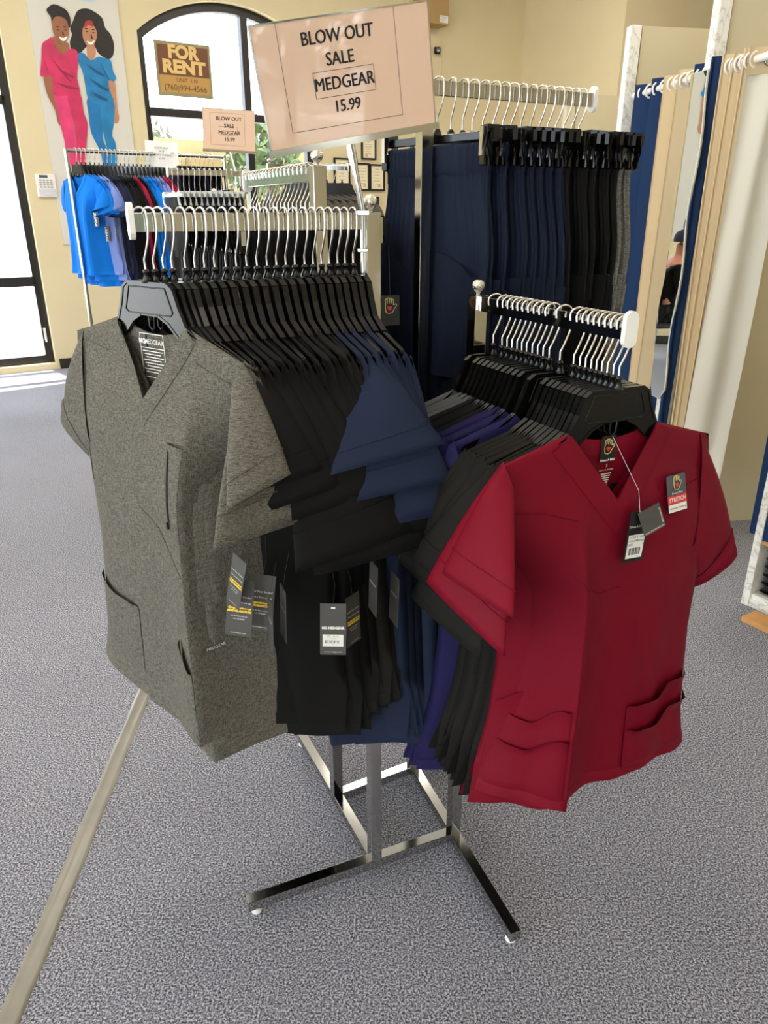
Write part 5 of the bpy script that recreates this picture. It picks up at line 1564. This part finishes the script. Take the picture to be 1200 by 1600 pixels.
# marble shelf unit with bagged garments, open towards the aisle
base = fr(0, 0, 0)
SX = V((0.524, -0.852, 0)).normalized(); SY = V((0.852, 0.524, 0)).normalized()
SM = Matrix(((SX.x, SY.x, 0, base.x), (SX.y, SY.y, 0, base.y), (0, 0, 1, 0), (0, 0, 0, 1)))
t = thing('shelf_unit', 'marble-pattern open shelf unit at the right edge', 'shelf unit', base)
inv = Matrix.Translation(-base)
H_ = 1.10
for x in (0.016, 0.784):
    b = MB(); b.box((x, 0.15, H_ / 2), (0.032, 0.30, H_), inv @ SM); b.build('side_panel', M_marble, t, bevel=0.002)
b = MB(); b.box((0.40, 0.295, H_ / 2), (0.73, 0.012, H_ - 0.01), inv @ SM); b.build('back_panel', M_marble, t)
for z in (0.045, 0.285, 0.56, 0.83, H_ - 0.012):
    b = MB(); b.box((0.40, 0.15, z), (0.734, 0.28, 0.02), inv @ SM); b.build('shelf', M_wood if 0.06 < z < 1.0 else M_marble, t, bevel=0.002)
b = MB(); b.box((0.40, 0.008, 0.018), (0.734, 0.012, 0.034), inv @ SM); b.build('plinth', M_marble, t)
M_bag = mat('clear_bag_plastic', (60, 60, 62), 0.12, noise=0.5, nscale=30, bump=1.0, bscale=40, spec=0.9)
M_bagnavy = mat('bag_navy_plastic', (44, 46, 66), 0.12, noise=0.5, nscale=30, bump=1.0, bscale=40, spec=0.9)
rnd = random.Random(11)
for zi, z in enumerate((0.056, 0.296, 0.571)):
    for j in range(3):
        for k in range(5 - (zi == 2)):
            cx = 0.15 + 0.235 * j; zz = z + 0.018 + k * 0.036
            b = MB(); rows = []
            for a in range(9):
                f = -1 + a / 4.0
                row = []
                for c in range(17):
                    x = 2 * math.pi * c / 16
                    rx = 0.104 * (abs(math.cos(x)) ** 0.35) * math.copysign(1, math.cos(x))
                    rz = 0.0165 * (abs(math.sin(x)) ** 0.6) * math.copysign(1, math.sin(x)) * (1 - 0.5 * f ** 4) + rnd.uniform(-0.0015, 0.0015)
                    row.append(SM @ V((cx + rx + 0.004 * rnd.random(), 0.145 + 0.115 * f + 0.004 * rnd.random(), zz + rz)) - SM @ V((cx, 0.145, zz)))
                rows.append(row)
            b.grid(rows)
            o = b.build('bagged_garment', (M_bag, M_bagnavy, M_bag)[zi], None, loc=SM @ V((cx, 0.145, zz)))
            tag(o, 'bagged folded garment on the %s shelf, %s pile from its far end, %s from bottom' % (('lowest', 'second', 'third')[zi], ORD[j], ORD[k]), 'bagged garment', 'bagged garments on the shelf unit')
# wooden board lying in front of the unit
b = MB(); b.box((0.42, -0.085, 0.011), (0.66, 0.09, 0.022), SM); o = b.build('wooden_board', M_wood, bevel=0.002); tag(o, 'loose pale wooden board on the carpet before the marble shelf unit', 'board')

# ------------------------------------------------------------------ person seen in the mirror, seated on a chair
PC = V((-1.62, 6.95, 0)); PRZ = R(-71)
t = thing('chair', 'black stacking chair under the seated person in a dark cap', 'chair', PC, PRZ)
b = MB(); b.box((0, 0, 0.44), (0.44, 0.42, 0.05)); b.build('seat', M_black, t, bevel=0.015)
b = MB(); b.box((0, 0.22, 0.72), (0.42, 0.04, 0.32)); b.build('backrest', M_black, t, bevel=0.015)
for sx in (-1, 1):
    for sy in (-1, 1):
        b = MB(); b.tube([(sx * 0.19, sy * 0.18, 0.42), (sx * 0.21, sy * 0.20, 0.0)], 0.011, 8); b.build('leg', M_chrome, t)
    b = MB(); b.tube([(sx * 0.19, 0.18, 0.42), (sx * 0.19, 0.225, 0.80)], 0.011, 8); b.build('back_upright', M_chrome, t)
def skin_body(name, verts, edges, radii, m, parent, root=0, sub=1):
    me = bpy.data.meshes.new(name); me.from_pydata([tuple(v) for v in verts], edges, [])
    o = bpy.data.objects.new(name, me); COL.objects.link(o); o.parent = parent
    sk = o.modifiers.new('skin', 'SKIN')
    for i, r in enumerate(radii):
        d = me.skin_vertices[0].data[i]
        d.radius = (r, r) if not isinstance(r, tuple) else r
        d.use_root = (i == root)
    sk.use_smooth_shade = True
    sb = o.modifiers.new('sub', 'SUBSURF'); sb.levels = sub; sb.render_levels = sub
    me.materials.append(m)
    bpy.context.view_layer.update()
    me2 = bpy.data.meshes.new_from_object(o.evaluated_get(bpy.context.evaluated_depsgraph_get()))
    o.modifiers.clear(); o.data = me2
    me2.polygons.foreach_set('use_smooth', [True] * len(me2.polygons))
    return o
t = thing('person', 'person in a dark cap and dark clothes seated reading, seen in the wavy mirror', 'person', PC, PRZ)
M_skin = mat('warm_skin', (186, 122, 92), 0.55)
vs_ = [(0, 0.08, 0.54), (0, 0.08, 0.72), (0, 0.05, 0.90), (0, 0.02, 1.00), (0, -0.02, 1.08), (0, -0.04, 1.15), (0, -0.05, 1.22),
       (0.17, 0.03, 0.98), (0.22, 0.0, 0.74), (0.12, -0.20, 0.72), (-0.17, 0.03, 0.98), (-0.22, 0.0, 0.74), (-0.12, -0.20, 0.72),
       (0.09, 0.05, 0.53), (0.11, -0.36, 0.52), (0.11, -0.40, 0.10), (0.11, -0.52, 0.045), (-0.09, 0.05, 0.53), (-0.11, -0.36, 0.52), (-0.11, -0.40, 0.10), (-0.11, -0.52, 0.045)]
ed_ = [(0, 1), (1, 2), (2, 3), (3, 4), (4, 5), (5, 6), (3, 7), (7, 8), (8, 9), (3, 10), (10, 11), (11, 12), (0, 13), (13, 14), (14, 15), (15, 16), (0, 17), (17, 18), (18, 19), (19, 20)]
ra_ = [(0.15, 0.11), (0.14, 0.10), (0.16, 0.10), (0.12, 0.09), 0.052, 0.07, 0.085, 0.055, 0.042, 0.030, 0.055, 0.042, 0.030, 0.085, 0.062, 0.042, 0.035, 0.085, 0.062, 0.042, 0.035]
skin_body('body', vs_, ed_, ra_, M_skin, t, sub=2)
for sx in (-1, 1):
    # hand: palm with four fingers and a thumb
    hv = [(sx * 0.12, -0.20, 0.72), (sx * 0.10, -0.26, 0.715)]; he = [(0, 1)]; hr = [0.024, 0.026]
    for f in range(4):
        k = len(hv); x = sx * (0.10 - 0.028 + 0.019 * f)
        hv += [(x, -0.285, 0.717), (x * 0.96, -0.315 - 0.006 * (f in (1, 2)), 0.722), (x * 0.92, -0.33, 0.738)]; he += [(1, k), (k, k + 1), (k + 1, k + 2)]; hr += [0.010, 0.009, 0.008]
    k = len(hv); hv += [(sx * 0.065, -0.25, 0.73), (sx * 0.055, -0.28, 0.745)]; he += [(1, k), (k, k + 1)]; hr += [0.011, 0.009]
    skin_body('hand', hv, he, hr, M_skin, t, sub=1)
# face: nose, ears, eyes, mouth
b = MB(); b.ball((0, -0.135, 1.195), 0.017, 10, sz=(0.8, 1, 1.3)); b.build('nose', M_skin, t)
for sx in (-1, 1):
    b = MB(); b.ball((sx * 0.084, -0.05, 1.20), 0.024, 10, sz=(0.35, 0.7, 1.1)); b.build('ear', M_skin, t)
    b = MB(); b.ball((sx * 0.032, -0.123, 1.215), 0.010, 10); b.build('eye', M_black, t)
b = MB(); b.tube([(-0.022, -0.122, 1.155), (0, -0.130, 1.153), (0.022, -0.122, 1.155)], 0.004, 6); b.build('mouth', mat('lip', (150, 78, 70), 0.5), t)
b = MB(); b.lathe([(0.100, 0), (0.104, 0.02), (0.098, 0.06), (0.075, 0.095), (0.03, 0.115), (0.0, 0.118)], 24, Matrix.Translation((0, -0.045, 1.225))); b.build('cap', mat('cap_cloth', (30, 40, 58), 0.8), t)
# clothing over the torso and legs
sh = [tuple(v) for v in vs_]
skin_body('shirt', [sh[i] for i in (0, 1, 2, 3, 7, 8, 10, 11)], [(0, 1), (1, 2), (2, 3), (3, 4), (4, 5), (3, 6), (6, 7)], [(0.165, 0.125), (0.155, 0.115), (0.172, 0.115), (0.125, 0.10), 0.068, 0.055, 0.068, 0.055], M_blackcloth, t, sub=2)
skin_body('trousers', [sh[i] for i in (0, 13, 14, 15, 17, 18, 19)], [(0, 1), (1, 2), (2, 3), (0, 4), (4, 5), (5, 6)], [(0.165, 0.12), 0.10, 0.076, 0.056, 0.10, 0.076, 0.056], M_blackcloth2, t, sub=2)
for sx in (-1, 1):
    b = MB(); b.ball((sx * 0.11, -0.47, 0.045), 0.05, 14, sz=(0.85, 2.2, 0.9)); b.build('shoe', M_black, t)
b = MB(); Mk = frame((0, -0.30, 0.80), (1, 0, 0), (0, 0.4, 0.9)); b.box((0, 0, 0), (0.20, 0.002, 0.26), Mk)
o = b.build('paper_sheet', M_white_paper, None, Mrz(PC, PRZ)); tag(o, 'white sheet of paper held by the seated person', 'paper')
